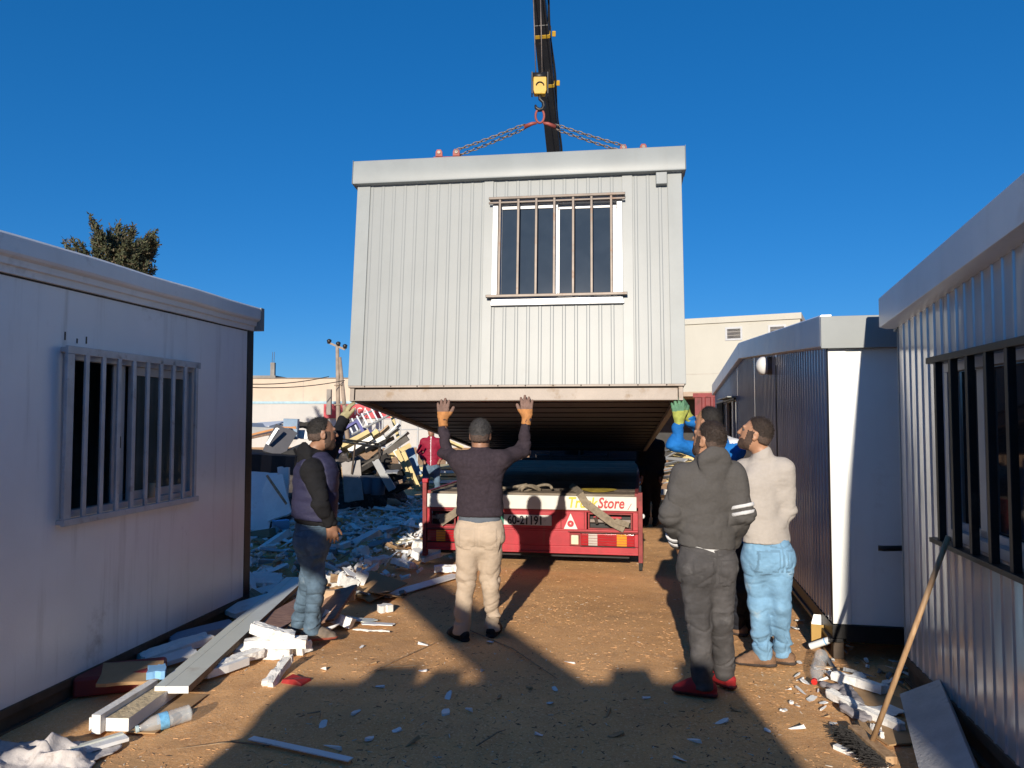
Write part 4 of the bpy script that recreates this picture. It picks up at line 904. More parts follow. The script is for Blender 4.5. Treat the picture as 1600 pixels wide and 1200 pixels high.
    # hair: skull cap cut by the hairline
    hs_ = SDF(.008); hs_.ell(c + hu * .034 - hd * .014, (.074 + hair_t, .094 + hair_t, .088 + hair_t * 1.3), (hr, hd, hu), 0); hs_.ell(c - hu * .02 - hd * .045, (.066 + hair_t * .3, .062, .075), (hr, hd, hu), .03)
    hs_.plane(c + hu * hairoff, _n(hd * -hairn[1] - hu * hairn[0] * .55)); hs_.plane(c - hu * .05, -hu)
    hn_ = _n(hd * -hairn[1] - hu * hairn[0] * .55)
    hs_.disp = lambda V: -.006 * np.exp(((V - c - hu * hairoff) @ hn_) / .012) - .005 * np.exp(-((V - c) @ hu + .05) / .012) + .0018 * vnoise(V * 150, seed) + .0022 * vnoise(V * 60, seed + 1)
    def hf(C_, mi):
        rel = C_ - c; return np.where((rel @ hu < .012 + .012 * vnoise(C_ * 40, seed)) & (rel @ hd < .06), 1, 0)
    ho = hs_.build('hair', [hair, fade_m], root, matfn=hf)
    nv = len(ho.data.vertices); co = np.empty(nv * 3); ho.data.vertices.foreach_get('co', co); co = co.reshape(-1, 3); nn = np.empty(nv * 3); ho.data.vertices.foreach_get('normal', nn); nn = nn.reshape(-1, 3)
    g_ = np.random.default_rng(seed); top_ = np.where(((co - c) @ hu > .02) & (np.einsum('ij,ij->i', nn, co - c) > 0))[0]
    if h < .012 and len(top_):
        ii = g_.choice(top_, 2200); b_ = co[ii] + g_.normal(0, .003, (2200, 3)); d_ = nn[ii] * .55 + g_.normal(0, .45, (2200, 3)) - hd * .15; d_ /= np.linalg.norm(d_, axis=1)[:, None]
        w_ = np.cross(d_, g_.normal(0, 1, (2200, 3))); w_ /= np.linalg.norm(w_, axis=1)[:, None]; L_ = g_.uniform(.007, .016, (2200, 1))
        V_ = np.stack([b_ - w_ * .0009, b_ + w_ * .0009, b_ + d_ * L_], 1).reshape(-1, 3)
        hm_ = bpy.data.meshes.new('hair_strands'); hm_.from_pydata(V_.tolist(), [], np.arange(6600).reshape(-1, 3).tolist()); hm_.materials.append(hair)
        hx = bpy.data.objects.new('hair_strands', hm_); COL.objects.link(hx); hx.parent = ho; tag(hx, kind='stuff')
    # trousers
    t_ = SDF(h); t_.cone(J['hipL'] * .8 + J['hipR'] * .2 + up * .02, J['hipR'] * .8 + J['hipL'] * .2 + up * .02, .114 * legk, .114 * legk, .05, 0, (bf, .84)); t_.cone(hips - up * .01, hips + up * .16, .166 * bulk, .158 * bulk, .06, 0, (bf, .70))
    for q in 'LR':
        t_.ell(J['hip' + q] - bf * .022 - up * .005, (.082 * legk, .07, .10), (np.cross(bf, up), bf, up), .05)
        t_.cone(J['hip' + q] - up * .03, J['kn' + q], .098 * legk, .072 * legk, .045); t_.cone(J['kn' + q], J['an' + q] - np.array([0, 0, .02]), .068 * legk, (.058 if shaft is None else shaft) * legk, .03)
    wz = (waist if waist is not None else hips + up * .17); t_.plane(wz if waist is None else np.asarray(waist) - B, up)
    lo_ = min(J['anL'][2], J['anR'][2])
    t_.plane((0, 0, lo_ - .035), (0, 0, -1))
    knz = (J['knL'][2] + J['knR'][2]) / 2; hz = hips[2]
    def legdisp(V):
        z = V[:, 2]; w_ = np.exp(-((z - knz) / .10) ** 2) * .8 + np.exp(-((z - lo_ - .08) / .12) ** 2) * 1.3 + np.exp(-((z - hz + .1) / .08) ** 2) * .6 + .15
        wv = V + .03 * np.stack([vnoise(V * 8, seed + 7), vnoise(V * 8 + 40, seed + 8), vnoise(V * 6 + 80, seed + 9)], 1)
        lat = V @ np.cross(bf, up); zz_ = wv.copy(); zz_[:, 2] += .45 * np.abs(lat - (hips @ np.cross(bf, up))) * np.sign(vnoise(V * 3 + 4, seed))
        d0 = legfold * w_ * (vnoise(zz_ * np.array([7, 7, 21]), seed + 2) * .7 - .9 * (1 - np.abs(vnoise(zz_ * np.array([8, 8, 15]) + 5, seed + 6))) ** 4 + .15)
        rel = V - hips; u_ = rel @ np.cross(bf, up); v_ = rel @ up; bk = (rel @ bf) < -.02
        pk = (np.abs(np.abs(u_) - .082) < .058) & (v_ > -.095 - .02 * (np.abs(np.abs(u_) - .082) < .03)) & (v_ < .045) & bk
        return d0 + pk * .0045 - .004 * np.exp(-(u_ / .007) ** 2) * bk * (v_ > -.12) * (v_ < .05) - .0035 * np.exp(-((v_ - .06 - .25 * np.abs(u_)) / .007) ** 2) * bk
    t_.disp = legdisp
    def seam(C_, mi):
        rel = C_ - hips; u_ = rel @ np.cross(bf, up); v_ = rel @ up; bk = (rel @ bf) < -.02; x_ = np.abs(np.abs(u_) - .082); lo2 = -.095 - .02 * (x_ < .03)
        out = (x_ < .062) & (v_ > lo2 - .004) & (v_ < .049); inn = (x_ < .053) & (v_ > lo2 + .006) & (v_ < .039)
        e = (out & ~inn & bk) | ((np.abs(u_) < .005) & bk & (v_ > -.1)) | ((np.abs(v_ - .06 - .25 * np.abs(u_)) < .005) & bk) | (np.abs(v_ - .115) < .005)
        return np.where(e, 1, 0)
    t_.build('trousers', [leg_m, seam_m.setdefault(leg_m.name, M(leg_m.name + '_seam', tuple(x * (.92 if leg_m['c'][0] > .3 else .7) for x in leg_m['c']), .9))], root, seed=seed, matfn=seam)
    # shoes
    for i, q in enumerate('LR'):
        td = az(toe[i]) if toe[0] is not None else f; sdv = np.cross(td, (0, 0, 1)); a = J['an' + q]; gzv = a[2] - .085
        s_ = SDF(.007); g0 = np.array([a[0], a[1], gzv])
        s_.cone(g0 - td * .045 + np.array([0, 0, .05]), g0 + td * .02 + np.array([0, 0, .055]), .04, .042, .02); s_.cone(g0 + td * .02 + np.array([0, 0, .045]), g0 + td * .15 + np.array([0, 0, .028]), .042, .036, .03, 0, (np.array([0, 0, 1.]), .8)); s_.cone(a - np.array([0, 0, .03]), a + np.array([0, 0, .02]), .044, .05, .02); s_.cone(a + np.array([0, 0, .0]) + td * .01, g0 + td * .10 + np.array([0, 0, .045]), .046, .040, .03); s_.cone(a + td * .02 + np.array([0, 0, .01]), g0 + td * .08 + np.array([0, 0, .075]), .022, .02, .012)
        s_.cone(g0 - td * .05 + np.array([0, 0, .016]), g0 + td * .05 + np.array([0, 0, .016]), .042, .043, .004, 1, (np.array([0, 0, 1.]), .45)); s_.cone(g0 + td * .05 + np.array([0, 0, .016]), g0 + td * .155 + np.array([0, 0, .02]), .043, .038, .004, 1, (np.array([0, 0, 1.]), .45))
        s_.plane((0, 0, gzv), (0, 0, -1))
        mf = lambda C_, mi, z0=gzv: np.where(C_[:, 2] < z0 + .026, 1, 0)
        s_.disp = lambda V: .0025 * vnoise(V * 45, seed + 30 + i)
        so = s_.build('shoe', [shoe_m, sole_m], root, matfn=mf)
        sk = SDF(.008); sk.cone(a - np.array([0, 0, .01]), a + np.array([0, 0, .06]), .041, .042, 0); sk.build('sock', shoe_kw or sole_m, root)
    # top
    s_ = SDF(h); torso(s_, 1.03 * bulk, 0, -.06, .071); kk = 1.17 * armk
    mid = hips + (sh - hips) * .2
    s_.cone(hips - up * .02, mid, .168 * bulk, .168 * bulk, .05, 0, (bf, .72))
    if hem is not None: s_.plane(np.asarray(hem[0]) - B, -_n(np.asarray(hem[1]) if len(hem) > 1 else up))
    else: s_.plane(hips - up * .02, -up)
    for q in 'LR':
        s_.cone(J['sh' + q], J['el' + q], .060 * kk, .051 * kk, .05, 0); s_.cone(J['el' + q], J['wr' + q] - _n(J['wr' + q] - J['el' + q]) * .02, .051 * kk, .038 * kk, .03, 0)
    if hood:
        s_.cone(J['neck'] - bf * .075 - up * .035, J['neck'] - bf * .105 - up * .17, .115, .03, .008, 0, (bf, .34)); s_.cone(J['neck'] - bf * .06 - up * .01 - np.cross(bf, up) * .06, J['neck'] - bf * .06 - up * .01 + np.cross(bf, up) * .06, .042, .042, .02); s_.ell(J['neck'] - bf * .01 + up * .0, (.095, .095, .04), (np.cross(bf, up), bf, up), .03)
    if collar: s_.cone(J['neck'] - up * .03, J['neck'] + up * .004, .075, .066, .015)
    s_.ell(c - hu * .01, (.082, .105, .118), (hr, hd, hu), .004, 0, 's')
    if collar_m:
        q_ = SDF(.007); q_.cone(J['neck'] - up * .05, J['neck'] + up * .018, .072, .0625, 0); q_.plane(J['neck'] + up * .022, up); q_.build('shirt_collar', collar_m, root)
    if shirt:
        q_ = SDF(h); q_.cone(hips - up * .08, hips + up * .25, .163 * bulk, .163 * bulk, .0, 0, (bf, .70)); q_.plane(np.asarray(shirt[1]) - B, -_n(shirt[2])); q_.plane(hips + up * .2, up); q_.build('shirt', shirt[0], root)
    els = [J['elL'], J['elR'], J['wrL'], J['wrR']]
    def topdisp(V):
        w_ = .55 + sum(np.exp(-(np.linalg.norm(V - e, axis=1) / .11) ** 2) for e in els) * 1.3 + np.exp(-((V - hips) @ up / .12) ** 2) * .6
        wv = V + .04 * np.stack([vnoise(V * 6, seed + 17), vnoise(V * 6 + 40, seed + 18), vnoise(V * 5 + 80, seed + 19)], 1)
        return topfold * w_ * (vnoise(wv * np.array([7, 7, 17]), seed + 12) * .8 - .6 * (1 - np.abs(vnoise(wv * np.array([9, 9, 14]) + 3, seed + 16))) ** 4 + .1)
    s_.disp = topdisp
    def tf(C_, mi):
        mi = np.zeros(len(C_), int)
        if False:
            for q, a0, ws in stripes:
                A_, B_ = (J['el' + q], J['wr' + q]) if a0 != 'u' else (J['sh' + q], J['el' + q]); d_ = _n(B_ - A_); L_ = np.linalg.norm(B_ - A_); rel = C_ - A_; t__ = rel @ d_; rad = np.linalg.norm(rel - t__[:, None] * d_, axis=1)
                for w0_, w1_ in ws: mi[(t__ > w0_ * L_) & (t__ < w1_ * L_) & (rad < .095)] = 1
        if tmi: mi = tmi(C_ + B, mi)
        return mi
    to_ = s_.build(top, top_m if isinstance(top_m, (list, tuple)) else [top_m], root, matfn=tf)
    for q, a0, ws in (stripes or ()):
        A_, B_ = (J['el' + q], J['wr' + q]) if a0 != 'u' else (J['sh' + q], J['el' + q]); d_ = _n(B_ - A_); L_ = np.linalg.norm(B_ - A_); r0, r1 = ((.060 * kk, .051 * kk) if a0 == 'u' else (.051 * kk, .038 * kk))
        for w0_, w1_ in ws:
            z_ = SDF(.005); z_.cone(A_, B_, r0 + .009, r1 + .009, 0); z_.plane(A_ + d_ * w0_ * L_, -d_); z_.plane(A_ + d_ * w1_ * L_, d_); z_.disp = lambda V: .003 * vnoise(V * 22, seed); z_.build('sleeve_stripe', top_m[1], root)
    # gloves
    if gloves:
        for q in 'LR':
            gsd = SDF(.0052); dv, pn, sd_ = hdz[q]; w_ = J['wr' + q]; dd_ = _n(w_ - J['el' + q])
            gsd.cone(w_ - dd_ * .045, w_ + dd_ * .01, .039, .036, .012, 0); hand(gsd, w_, dv, pn, sd_, curl if not isinstance(curl, dict) else curl[q], .16, .0035, 0, 1, 1.06)
            gsd.plane(w_ - dd_ * .055, -dd_); gsd.disp = lambda V: .0012 * vnoise(V * 90, 3)
            fcut = gloves[2]
            def gf(C_, mi, w_=w_, dv=_n(dv)): return np.where((C_ - w_) @ dv > fcut, 1, 0)
            gsd.build('glove', list(gloves[:2]), root, matfn=gf)
    return root, J, dict(f=f, up=up, bf=bf, hips=hips, sh=sh, hd=hd, hu=hu, hr=hr)
# ------------------------------------------------------------------ the seven people
def gp(px, py, z=0.0, an=.085): v = G(px, py, z); return v + Vector((0, 0, an))
def mid(a, b): return (Vector(a) + Vector(b)) / 2
def foot(J): v = mid(J['anL'], J['anR']); return (v.x, v.y, 0)
UP = np.array([0, 0, 1.])
black_cloth = cloth('black_knit', (.013, .013, .015)); navy_vest = cloth('navy_quilted_nylon', (.030, .030, .066), .55, rnd=0)
jean_blue = cloth('mid_blue_denim', (.10, .155, .215), .85, .35, 6, 260, dirt=((.26, .30, .33), .5, 7)); jean_light = cloth('light_blue_denim', (.19, .36, .54), .85, .25, 5, 260, dirt=((.42, .52, .58), .7, 5)); jean_grey = cloth('grey_washed_denim', (.082, .078, .080), .85, .3, 6, 260, dirt=((.17, .165, .165), .6, 7))
beige_trs = cloth('beige_cotton', (.47, .375, .285), .9, .08, 8, 260); plum = cloth('dark_plum_knit', (.040, .030, .038), .95, .15, 40, 300); grey_hood = cloth('charcoal_marl_fleece', (.088, .083, .080), .95, .05, 60, 260); pale_grey = cloth('pale_grey_knit', (.42, .385, .355), .95, .03, 50, 260)
blue_jkt = cloth('bright_blue_cotton', (.012, .14, .44), .8, .15, 9); white_cl = cloth('white_cotton', (.62, .62, .63)); burg = cloth('burgundy_jersey', (.24, .012, .035), .6); dark_cl = cloth('dark_work_clothes', (.012, .011, .012)); dark_jean = cloth('dark_trousers', (.02, .022, .03))
g_or = cloth('orange_glove_cuff', (.42, .19, .07), .9, .2, 20, 160); g_br = cloth('brown_coated_glove', (.20, .125, .10), .7, .2, 30, 160); g_ye = cloth('yellow_green_glove', (.31, .34, .08), .9, .2, 20, 160); g_gr = cloth('green_coated_glove', (.10, .22, .13), .6, .2, 20, 160); g_gy = cloth('grey_green_glove', (.34, .30, .17), .8, .2, 20, 160)
shoe_blk = cloth('black_shoe', (.012, .012, .013), .6); shoe_red = cloth('red_shoe_mesh', (.42, .03, .035), .6); sole_red = M('dark_red_sole', (.09, .012, .015), .6); shoe_br = cloth('brown_dusty_leather', (.20, .12, .075), .8, .25, 12, 90); shoe_tp = cloth('taupe_dusty_boot', (.19, .155, .125), .9, .3, 14, 90, dirt=((.32, .22, .14), .6, 9)); sole_b = M('dark_sole', (.04, .03, .026), .8); sole_o = M('red_brown_sole', (.26, .07, .045), .8)

# man in plum sweater under the middle of the lifted edge
Y0 = 5.72
J = dict(head=at(750.5, 680, Y0 + .03), neck=at(750, 704, Y0 + .01), shL=at(717, 720, Y0), shR=at(783, 719, Y0), elL=at(697, 706, Y0 + .20), elR=at(817, 702, Y0 + .16), wrL=at(692, 657, 5.985), wrR=at(823, 653, 5.895),
         hipL=at(732, 832, Y0), hipR=at(767, 832, Y0), knL=at(728, 908, Y0 + .02), knR=at(766, 905, Y0 + .05), anL=gp(721, 1000), anR=gp(770, 994))
person('man in plum sweater and beige trousers lifting with both arms, his back turned', foot(J), J, az(6), az(4) + UP * .06, UP, plum, beige_trs, shoe_blk, shoe_blk, hair_g, skin_d, hem=(at(750, 805, Y0), (-.02, 0, 1)), waist=at(750, 811, Y0), gloves=(g_or, g_br, .072), h=.008,
       handdir=dict(L=(UP, az(7), (1, 0, 0)), R=(UP, az(7), (-1, 0, 0))), curl=.10, seed=11, toe=(-35, 15), hairn=(.35, -.9), hairoff=-.01, collar=False, collar_m=white_cl, legk=1.03, shaft=.062, armk=.96, shirt=(cloth('slate_shirt', (.12, .14, .17)), at(750, 816, Y0), UP), topfold=0.015, legfold=0.015, hair_t=.006, shoe_kw=shoe_blk)
# white collar at the nape
# man in charcoal hoodie
Y0 = 4.56
J = dict(head=at(1107, 688, Y0), neck=at(1108, 715, Y0 - .01), shL=at(1068, 744, Y0), shR=at(1146, 742, Y0), elL=at(1048, 806, Y0 - .02), elR=at(1161, 803, Y0 - .04), wrL=at(1060, 846, Y0 + .16), wrR=at(1146, 846, Y0 + .16),
         hipL=at(1085, 882, Y0), hipR=at(1124, 880, Y0 + .03), knL=at(1093, 975, Y0 + .02), knR=at(1127, 968, Y0 + .08), anL=gp(1099, 1087), anR=gp(1132, 1072))
person('heavy man in charcoal hoodie with white sleeve stripes and grey jeans, hands in pockets', foot(J), J, az(-14), az(-38) + UP * .3, UP, [grey_hood, white_cl], jean_grey, shoe_red, sole_red, hair_b, skin_m, top='hoodie', hem=(at(1108, 855, Y0), (.10, 0, 1)), waist=at(1105, 846, Y0), hood=True, hands=(), bulk=1.02, h=.008, seed=23,
       stripes=(('L', 0, ((.62, .72), (.82, .92))), ('R', 'u', ((.76, .85), (.93, 1.02)))), toe=(-72, -30), hairn=(.9, -.5), hairoff=.012, beard=True, legk=1.04, armk=1.12, shaft=.064, shirt=(white_cl, at(1080, 859, Y0), (.22, 0, 1)), shoe_kw=white_cl, topfold=0.014, legfold=0.014)
# man in pale grey jumper
Y0 = 5.1
J = dict(head=at(1180, 679, Y0), neck=at(1191, 709, Y0), shL=at(1163, 736, Y0 + .08), shR=at(1223, 734, Y0 - .04), elL=at(1158, 800, Y0 + .12), elR=at(1229, 796, Y0), wrL=at(1166, 824, Y0 + .32), wrR=at(1196, 826, Y0 + .26),
         hipL=at(1181, 868, Y0 + .03), hipR=at(1216, 867, Y0 - .03), knL=at(1186, 944, Y0 + .02), knR=at(1219, 942, Y0 - .02), anL=gp(1193, 1041), anR=gp(1223, 1037))
person('man in pale grey jumper and light blue jeans looking up, seen from behind', foot(J), J, az(-26), az(-62) + UP * .34, UP, pale_grey, jean_light, shoe_br, sole_b, hair_b, skin_m, top='jumper', hem=(at(1200, 846, Y0), (.02, 0, 1)), waist=at(1200, 838, Y0), hands=(), bulk=1.0, h=.008, seed=37, toe=(-80, -62), hairn=(.8, -.55), hairoff=.012, beard=True, collar=True, legk=1.0, armk=1.1, shaft=.062, topfold=0.010, legfold=0.014)
# man in blue jacket reaching for the corner
Y0 = 5.78
J = dict(head=at(1105, 660, Y0 + .02), neck=at(1121, 688, Y0), shL=at(1096, 705, Y0 + .06), shR=at(1150, 702, Y0 - .08), elL=at(1055, 696, Y0 + .0), elR=at(1098, 678, Y0 + .26), wrL=at(1061.5, 657, Y0 + .02), wrR=at(1076, 652, Y0 + .12),
         hipL=at(1147, 848, Y0 - .05), hipR=at(1178, 850, Y0 - .1), knL=at(1150, 920, Y0 - .05), knR=at(1178, 915, Y0 - .1), anL=gp(1152, 992), anR=gp(1177, 990))
person('man in bright blue top and yellow green gloves reaching up to the cabin corner', foot(J), J, az(-40), az(-40) + UP * .2, UP, [blue_jkt, white_cl], dark_jean, shoe_br, sole_b, hair_m, skin_m, top='jacket', waist=at(1150, 832, Y0), hem=(at(1150, 845, Y0),), gloves=(g_ye, g_gr, .075), seed=41,
       handdir=dict(L=(UP + np.array([-.1, 0, 0]), az(10), (1, 0, 0)), R=(UP + np.array([-.25, 0, 0]), az(-60), (0, -1, .2))), curl=.12, toe=(-50, -30), hairn=(.6, -.75), armk=1.0, topfold=.014, tmi=lambda C_, mi: np.where((C_[:, 0] > at(1133, 680, Y0).x) & (C_[:, 2] > at(1140, 692, Y0).z), 1, 0))
# man in navy vest on the left
Y0 = 5.55
J = dict(head=at(504, 678, Y0), neck=at(490, 707, Y0), shR=at(486, 736, Y0 - .17), shL=at(503, 727, Y0 + .17), elR=at(502, 785, Y0 - .23), wrR=at(517, 819, Y0 - .17), elL=at(522, 690, Y0 + .34), wrL=at(537.5, 656, 6.08),
         hipR=at(482, 842, Y0 - .05), hipL=at(496, 840, Y0 + .10), knR=at(494, 912, Y0), knL=at(482, 910, Y0 + .12), anR=gp(487, 1001, .03), anL=gp(466, 992, .03))
vr, VJ, VF = person('bearded man in navy padded vest and black hooded top reaching for the left cabin corner', foot(J), J, az(52), az(62) + UP * .06, UP, black_cloth, jean_blue, shoe_tp, sole_o, hair_m, skin_d, top='hooded_top', hem=(at(490, 816, Y0),), waist=at(490, 806, Y0), hood=True, h=.0075, hands=('L', 'R'), seed=53, beard=True,
       handdir=dict(R=(np.array([.12, .1, -1.]), np.array([-.4, .8, 0]), np.array([.8, .5, 0])), L=(np.array([.22, .1, 1.]), np.array([.8, .5, -.1]), np.array([0, -1, .3]))), curl=.32, toe=(72, 76), hairn=(.6, -.75), hairoff=-.0, legk=1.02, armk=1.06, bulk=1.08, shaft=.06, legfold=0.014)
vs_ = SDF(.009); k_ = 1.24; hp, shv, upv, bfv = VF['hips'], VF['sh'], VF['up'], VF['bf']
vs_.cone(hp + upv * .02, hp + (shv - hp) * .45, .168 * k_, .16 * k_, .05, 0, (bfv, .74)); vs_.cone(hp + (shv - hp) * .45, shv - upv * .08, .16 * k_, .178 * k_, .06, 0, (bfv, .72)); vs_.cone(VJ['shL'] * .6 + shv * .4, VJ['shR'] * .6 + shv * .4, .088, .088, .05, 0, (bfv, 1.0))
vs_.plane(np.array(at(490, 808, Y0)) - np.array(foot(J)), -upv)
for q in 'LR': vs_.cone(VJ['sh' + q] + upv * .03, VJ['sh' + q] * .5 + VJ['el' + q] * .5, .083, .075, .012, 0, None, 's')
vs_.ell(VJ['neck'] + upv * .06 + bfv * .02, (.10, .10, .10), None, .02, 0, 's')
vs_.disp = lambda V: .007 * (np.abs(np.sin((V @ upv) * 2 * math.pi / .17)) ** .5 - .6) + .005 * vnoise(V * np.array([9, 9, 22]), 4)
vs_.build('vest', navy_vest, vr)
gsd = SDF(.0055); w_ = VJ['wrL']; dd_ = _n(w_ - VJ['elL']); gd = _n(np.array([.22, .1, 1.]))
gsd.cone(w_ + gd * .0, w_ + gd * .03, .036, .04, .01); hand(gsd, w_, gd, np.array([.8, .5, -.1]), np.array([0, -1, .3]), .32, .12, .0035, 0, 0, 1.03); gsd.build('glove', g_gy, vr)
# man in burgundy jacket far away beside the truck, facing us
Y0 = 16.0
J = dict(head=at(674, 672, Y0), neck=at(674, 683, Y0), shR=at(662, 690, Y0), shL=at(687, 690, Y0), elR=at(655, 706, Y0 + .05), elL=at(694, 706, Y0 + .05), wrR=at(661, 718, Y0 - .12), wrL=at(688, 718, Y0 - .12), hipR=at(668, 732, Y0), hipL=at(681, 732, Y0), knR=at(665, 751, Y0), knL=at(683, 751, Y0), anR=at(663.5, 771, Y0), anL=at(684.5, 771, Y0))
zc = lambda C_, mi: np.where((np.abs(C_[:, 0] - at(674, 700, Y0).x) < .012) & (C_[:, 1] < Y0), 1, 0)
person('man in burgundy zip jacket and jeans standing far off left of the truck', foot(J), J, az(180), az(180), UP, [burg, white_cl], jean_blue, shoe_blk, sole_b, hair_m, skin_d, top='jacket', waist=at(674, 724, Y0), hem=(at(674, 727, Y0),), hands=(), seed=61, tmi=zc, h=.013, hairn=(.9, -.4), collar=True, stripes=(('L', 0, ()),))
# man in dark clothes in the shade right of the truck
Y0 = 11.9
J = dict(head=at(1018, 669, Y0), neck=at(1018, 685, Y0), shR=at(1003, 695, Y0), shL=at(1031, 695, Y0), elR=at(999, 722, Y0), elL=at(1034, 722, Y0), wrR=at(1003, 744, Y0 - .1), wrL=at(1031, 744, Y0 - .1), hipR=at(1010, 741, Y0), hipL=at(1025, 741, Y0), knR=at(1010, 778, Y0), knL=at(1025, 778, Y0), anR=at(1009, 811, Y0), anL=at(1025, 811, Y0))
person('man in dark clothes standing in shade beside the right of the truck', foot(J), J, az(200), az(200), UP, dark_cl, dark_cl, shoe_blk, sole_b, hair_m, skin_d, top='jacket', waist=at(1018, 735, Y0), hem=(at(1018, 742, Y0),), hands=('L', 'R'), handdir=dict(L=(-UP, az(110), az(200)), R=(-UP, az(290), az(200))), seed=71, h=.011, bulk=1.05)
ORD = ('first', 'second', 'third', 'fourth', 'fifth', 'sixth', 'seventh', 'eighth', 'ninth', 'tenth')
# ------------------------------------------------------------------ scrap pile beyond the left cabin
foam_w = M('white_foam', (.80, .79, .76), .9, 0, .06, 6, ((.42, .34, .25), .5, 6), bump=.4, bscale=60, rnd=.1); foam_y = M('yellow_foam', (.62, .50, .25), .9, 0, .1, 8, ((.45, .36, .2), .5, 9), bump=.5, bscale=70, rnd=.1)
sheet_w = M('scrap_white_sheet', (.76, .77, .77), .45, 0, .06, 3, ((.28, .22, .16), .5, 4), rnd=.12); sheet_g = M('scrap_grey_sheet', (.27, .28, .29), .5, .1, .1, 3, ((.18, .14, .1), .5, 5), rnd=.15); sheet_b = M('scrap_blue_sheet', (.20, .29, .40), .5, .1, .08, 3, ((.2, .17, .13), .4, 5)); sky_b = M('light_blue_board', (.22, .45, .72), .6)
timber = M('raw_timber', (.42, .29, .17), .85, 0, .2, 4, grain=((.26, .16, .09), (1, 10, 10), 4), rnd=.15); brown_b = M('brown_laminate', (.20, .115, .075), .5, 0, .15, 3, grain=((.10, .055, .035), (18, 1.2, 2), 3)); char = M('charred_timber', (.020, .018, .017), .9, 0, .3, 5, ((.09, .075, .06), .5, 7), bump=.5); tarp = M('black_tarpaulin', (.014, .014, .016), .55, 0, .2, 4, bump=.4, bscale=8); blue_st = M('violet_blue_steel', (.075, .075, .23), .5, .1, .15, 6, ((.2, .15, .12), .4, 8)); orange_b = M('orange_edge', (.46, .20, .06), .6); cardb = M('brown_cardboard', (.40, .25, .125), .9, 0, .1, 4, ((.25, .15, .08), .4, 6), bump=.15); drum_m = M('blue_grey_plastic', (.06, .075, .10), .5)
def slab(name, label, px, py, Y, size, rot, mat, cat=None, group=None, irr=.012, parent_edge=None):
    """a board lying or leaning on the pile: own size, ragged corners"""
    c_ = at(px, py, Y); x, y, z = [k / 2 for k in size]; n = 5; vs = []; m = MB()
    ring = []
    for a, b in [(-1 + 2 * i / n, -1) for i in range(n)] + [(1, -1 + 2 * i / 2) for i in range(2)] + [(1 - 2 * i / n, 1) for i in range(n)] + [(-1, 1 - 2 * i / 2) for i in range(2)]:
        ring.append((a, b, random.uniform(-irr, irr), random.uniform(-irr, irr)))
    dims = sorted(range(3), key=lambda i: size[i]); th = dims[0]; u, v = [i for i in range(3) if i != th]
    for s in (-1, 1):
        for a, b, j1, j2 in ring:
            p_ = [0, 0, 0]; p_[u] = a * size[u] / 2 + j1; p_[v] = b * size[v] / 2 + j2; p_[th] = s * size[th] / 2; vs.append(p_)
    k = len(ring); m.add(vs, [tuple(range(k)), tuple(range(2 * k - 1, k - 1, -1))] + [(i, i + k, (i + 1) % k + k, (i + 1) % k) for i in range(k)])
    o = m.build(name, mat, None, loc=c_, rot=rot); return tag(o, label, cat or name.replace('_', ' '), group)
slab('metal_sheet', 'pale corrugated sheet stack lying on top at the left end of the scrap pile', 420, 671, 13.2, (.85, .8, .14), (4, 3, 5), sheet_g)
slab('metal_sheet', 'thin light sheet with bent edge on top of the pale stack', 412, 664, 13.4, (.6, .7, .03), (8, -4, -10), sheet_w)
slab('board', 'brown bowed board below the pale sheet stack', 409, 679, 12.6, (.55, .6, .035), (6, -12, 4), brown_b); slab('edge_strip', 'orange edging strip lying across the brown bowed board', 410, 675, 12.4, (.5, .05, .03), (0, -14, 4), orange_b)
slab('door_slab', 'dark grey door slab tilted against the pile with an orange top edge', 437, 690, 12.3, (.36, .045, .52), (-28, 24, 12), M('dark_grey_laminate', (.085, .085, .095), .5)); slab('edge_strip', 'orange strip along the top of the dark grey door slab', 447, 668, 12.45, (.34, .03, .03), (0, 0, 5), orange_b); slab('edge_strip', 'white strip along the left edge of the dark grey door slab', 426, 682, 12.1, (.05, .05, .3), (-10, 30, 0), sheet_w)
slab('cabinet', 'light blue grey cabinet standing behind the dark door slab', 455, 670, 13.2, (.24, .25, .36), (0, 2, 8), sheet_b); slab('beam', 'black beam end behind the cabinet', 472, 664, 13.8, (.36, .12, .12), (0, 4, 6), char); slab('board', 'white board under the black beam end', 468, 678, 13.4, (.32, .04, .16), (-10, 3, 4), sheet_w)
slab('tarpaulin', 'black tarpaulin bundle in the middle of the left pile', 424, 722, 12.2, (.9, .7, .3), (3, 4, 5), tarp, irr=.05); slab('tarpaulin', 'second black tarpaulin fold sloping right behind the vest man', 455, 712, 12.4, (.55, .5, .22), (5, -22, 8), tarp, irr=.05)
slab('scrap_sheet', 'flat pale panel leaning at the far left next to the dark corner post', 404, 783, 11.0, (.42, .05, .86), (-20, 4, 10), sheet_w); slab('scrap_sheet', 'ribbed white panel leaning to the right beside the flat pale panel', 431, 777, 11.0, (.34, .05, .66), (-26, -20, 4), foam_w); slab('scrap_sheet', 'narrow white panel standing upright behind the ribbed white panel', 443, 752, 11.6, (.16, .1, .44), (-4, 0, 5), sheet_w)
slab('board', 'light blue board lying at the foot of the leaning panels', 439, 820, 10.5, (.22, .16, .03), (-60, 0, 8), sky_b); slab('timber', 'greenish square timber at the foot of the far left panel', 409, 834, 10.3, (.4, .12, .11), (0, -10, -25), M('greenish_timber', (.16, .155, .105), .9)); slab('scrap_sheet', 'dark edge panel behind the flat pale panel', 420, 790, 11.3, (.06, .3, .8), (-15, -15, 0), char)
slab('board', 'thin timber lath sloping between the leaning panels', 432, 765, 10.8, (.03, .03, .5), (0, -35, 0), timber)
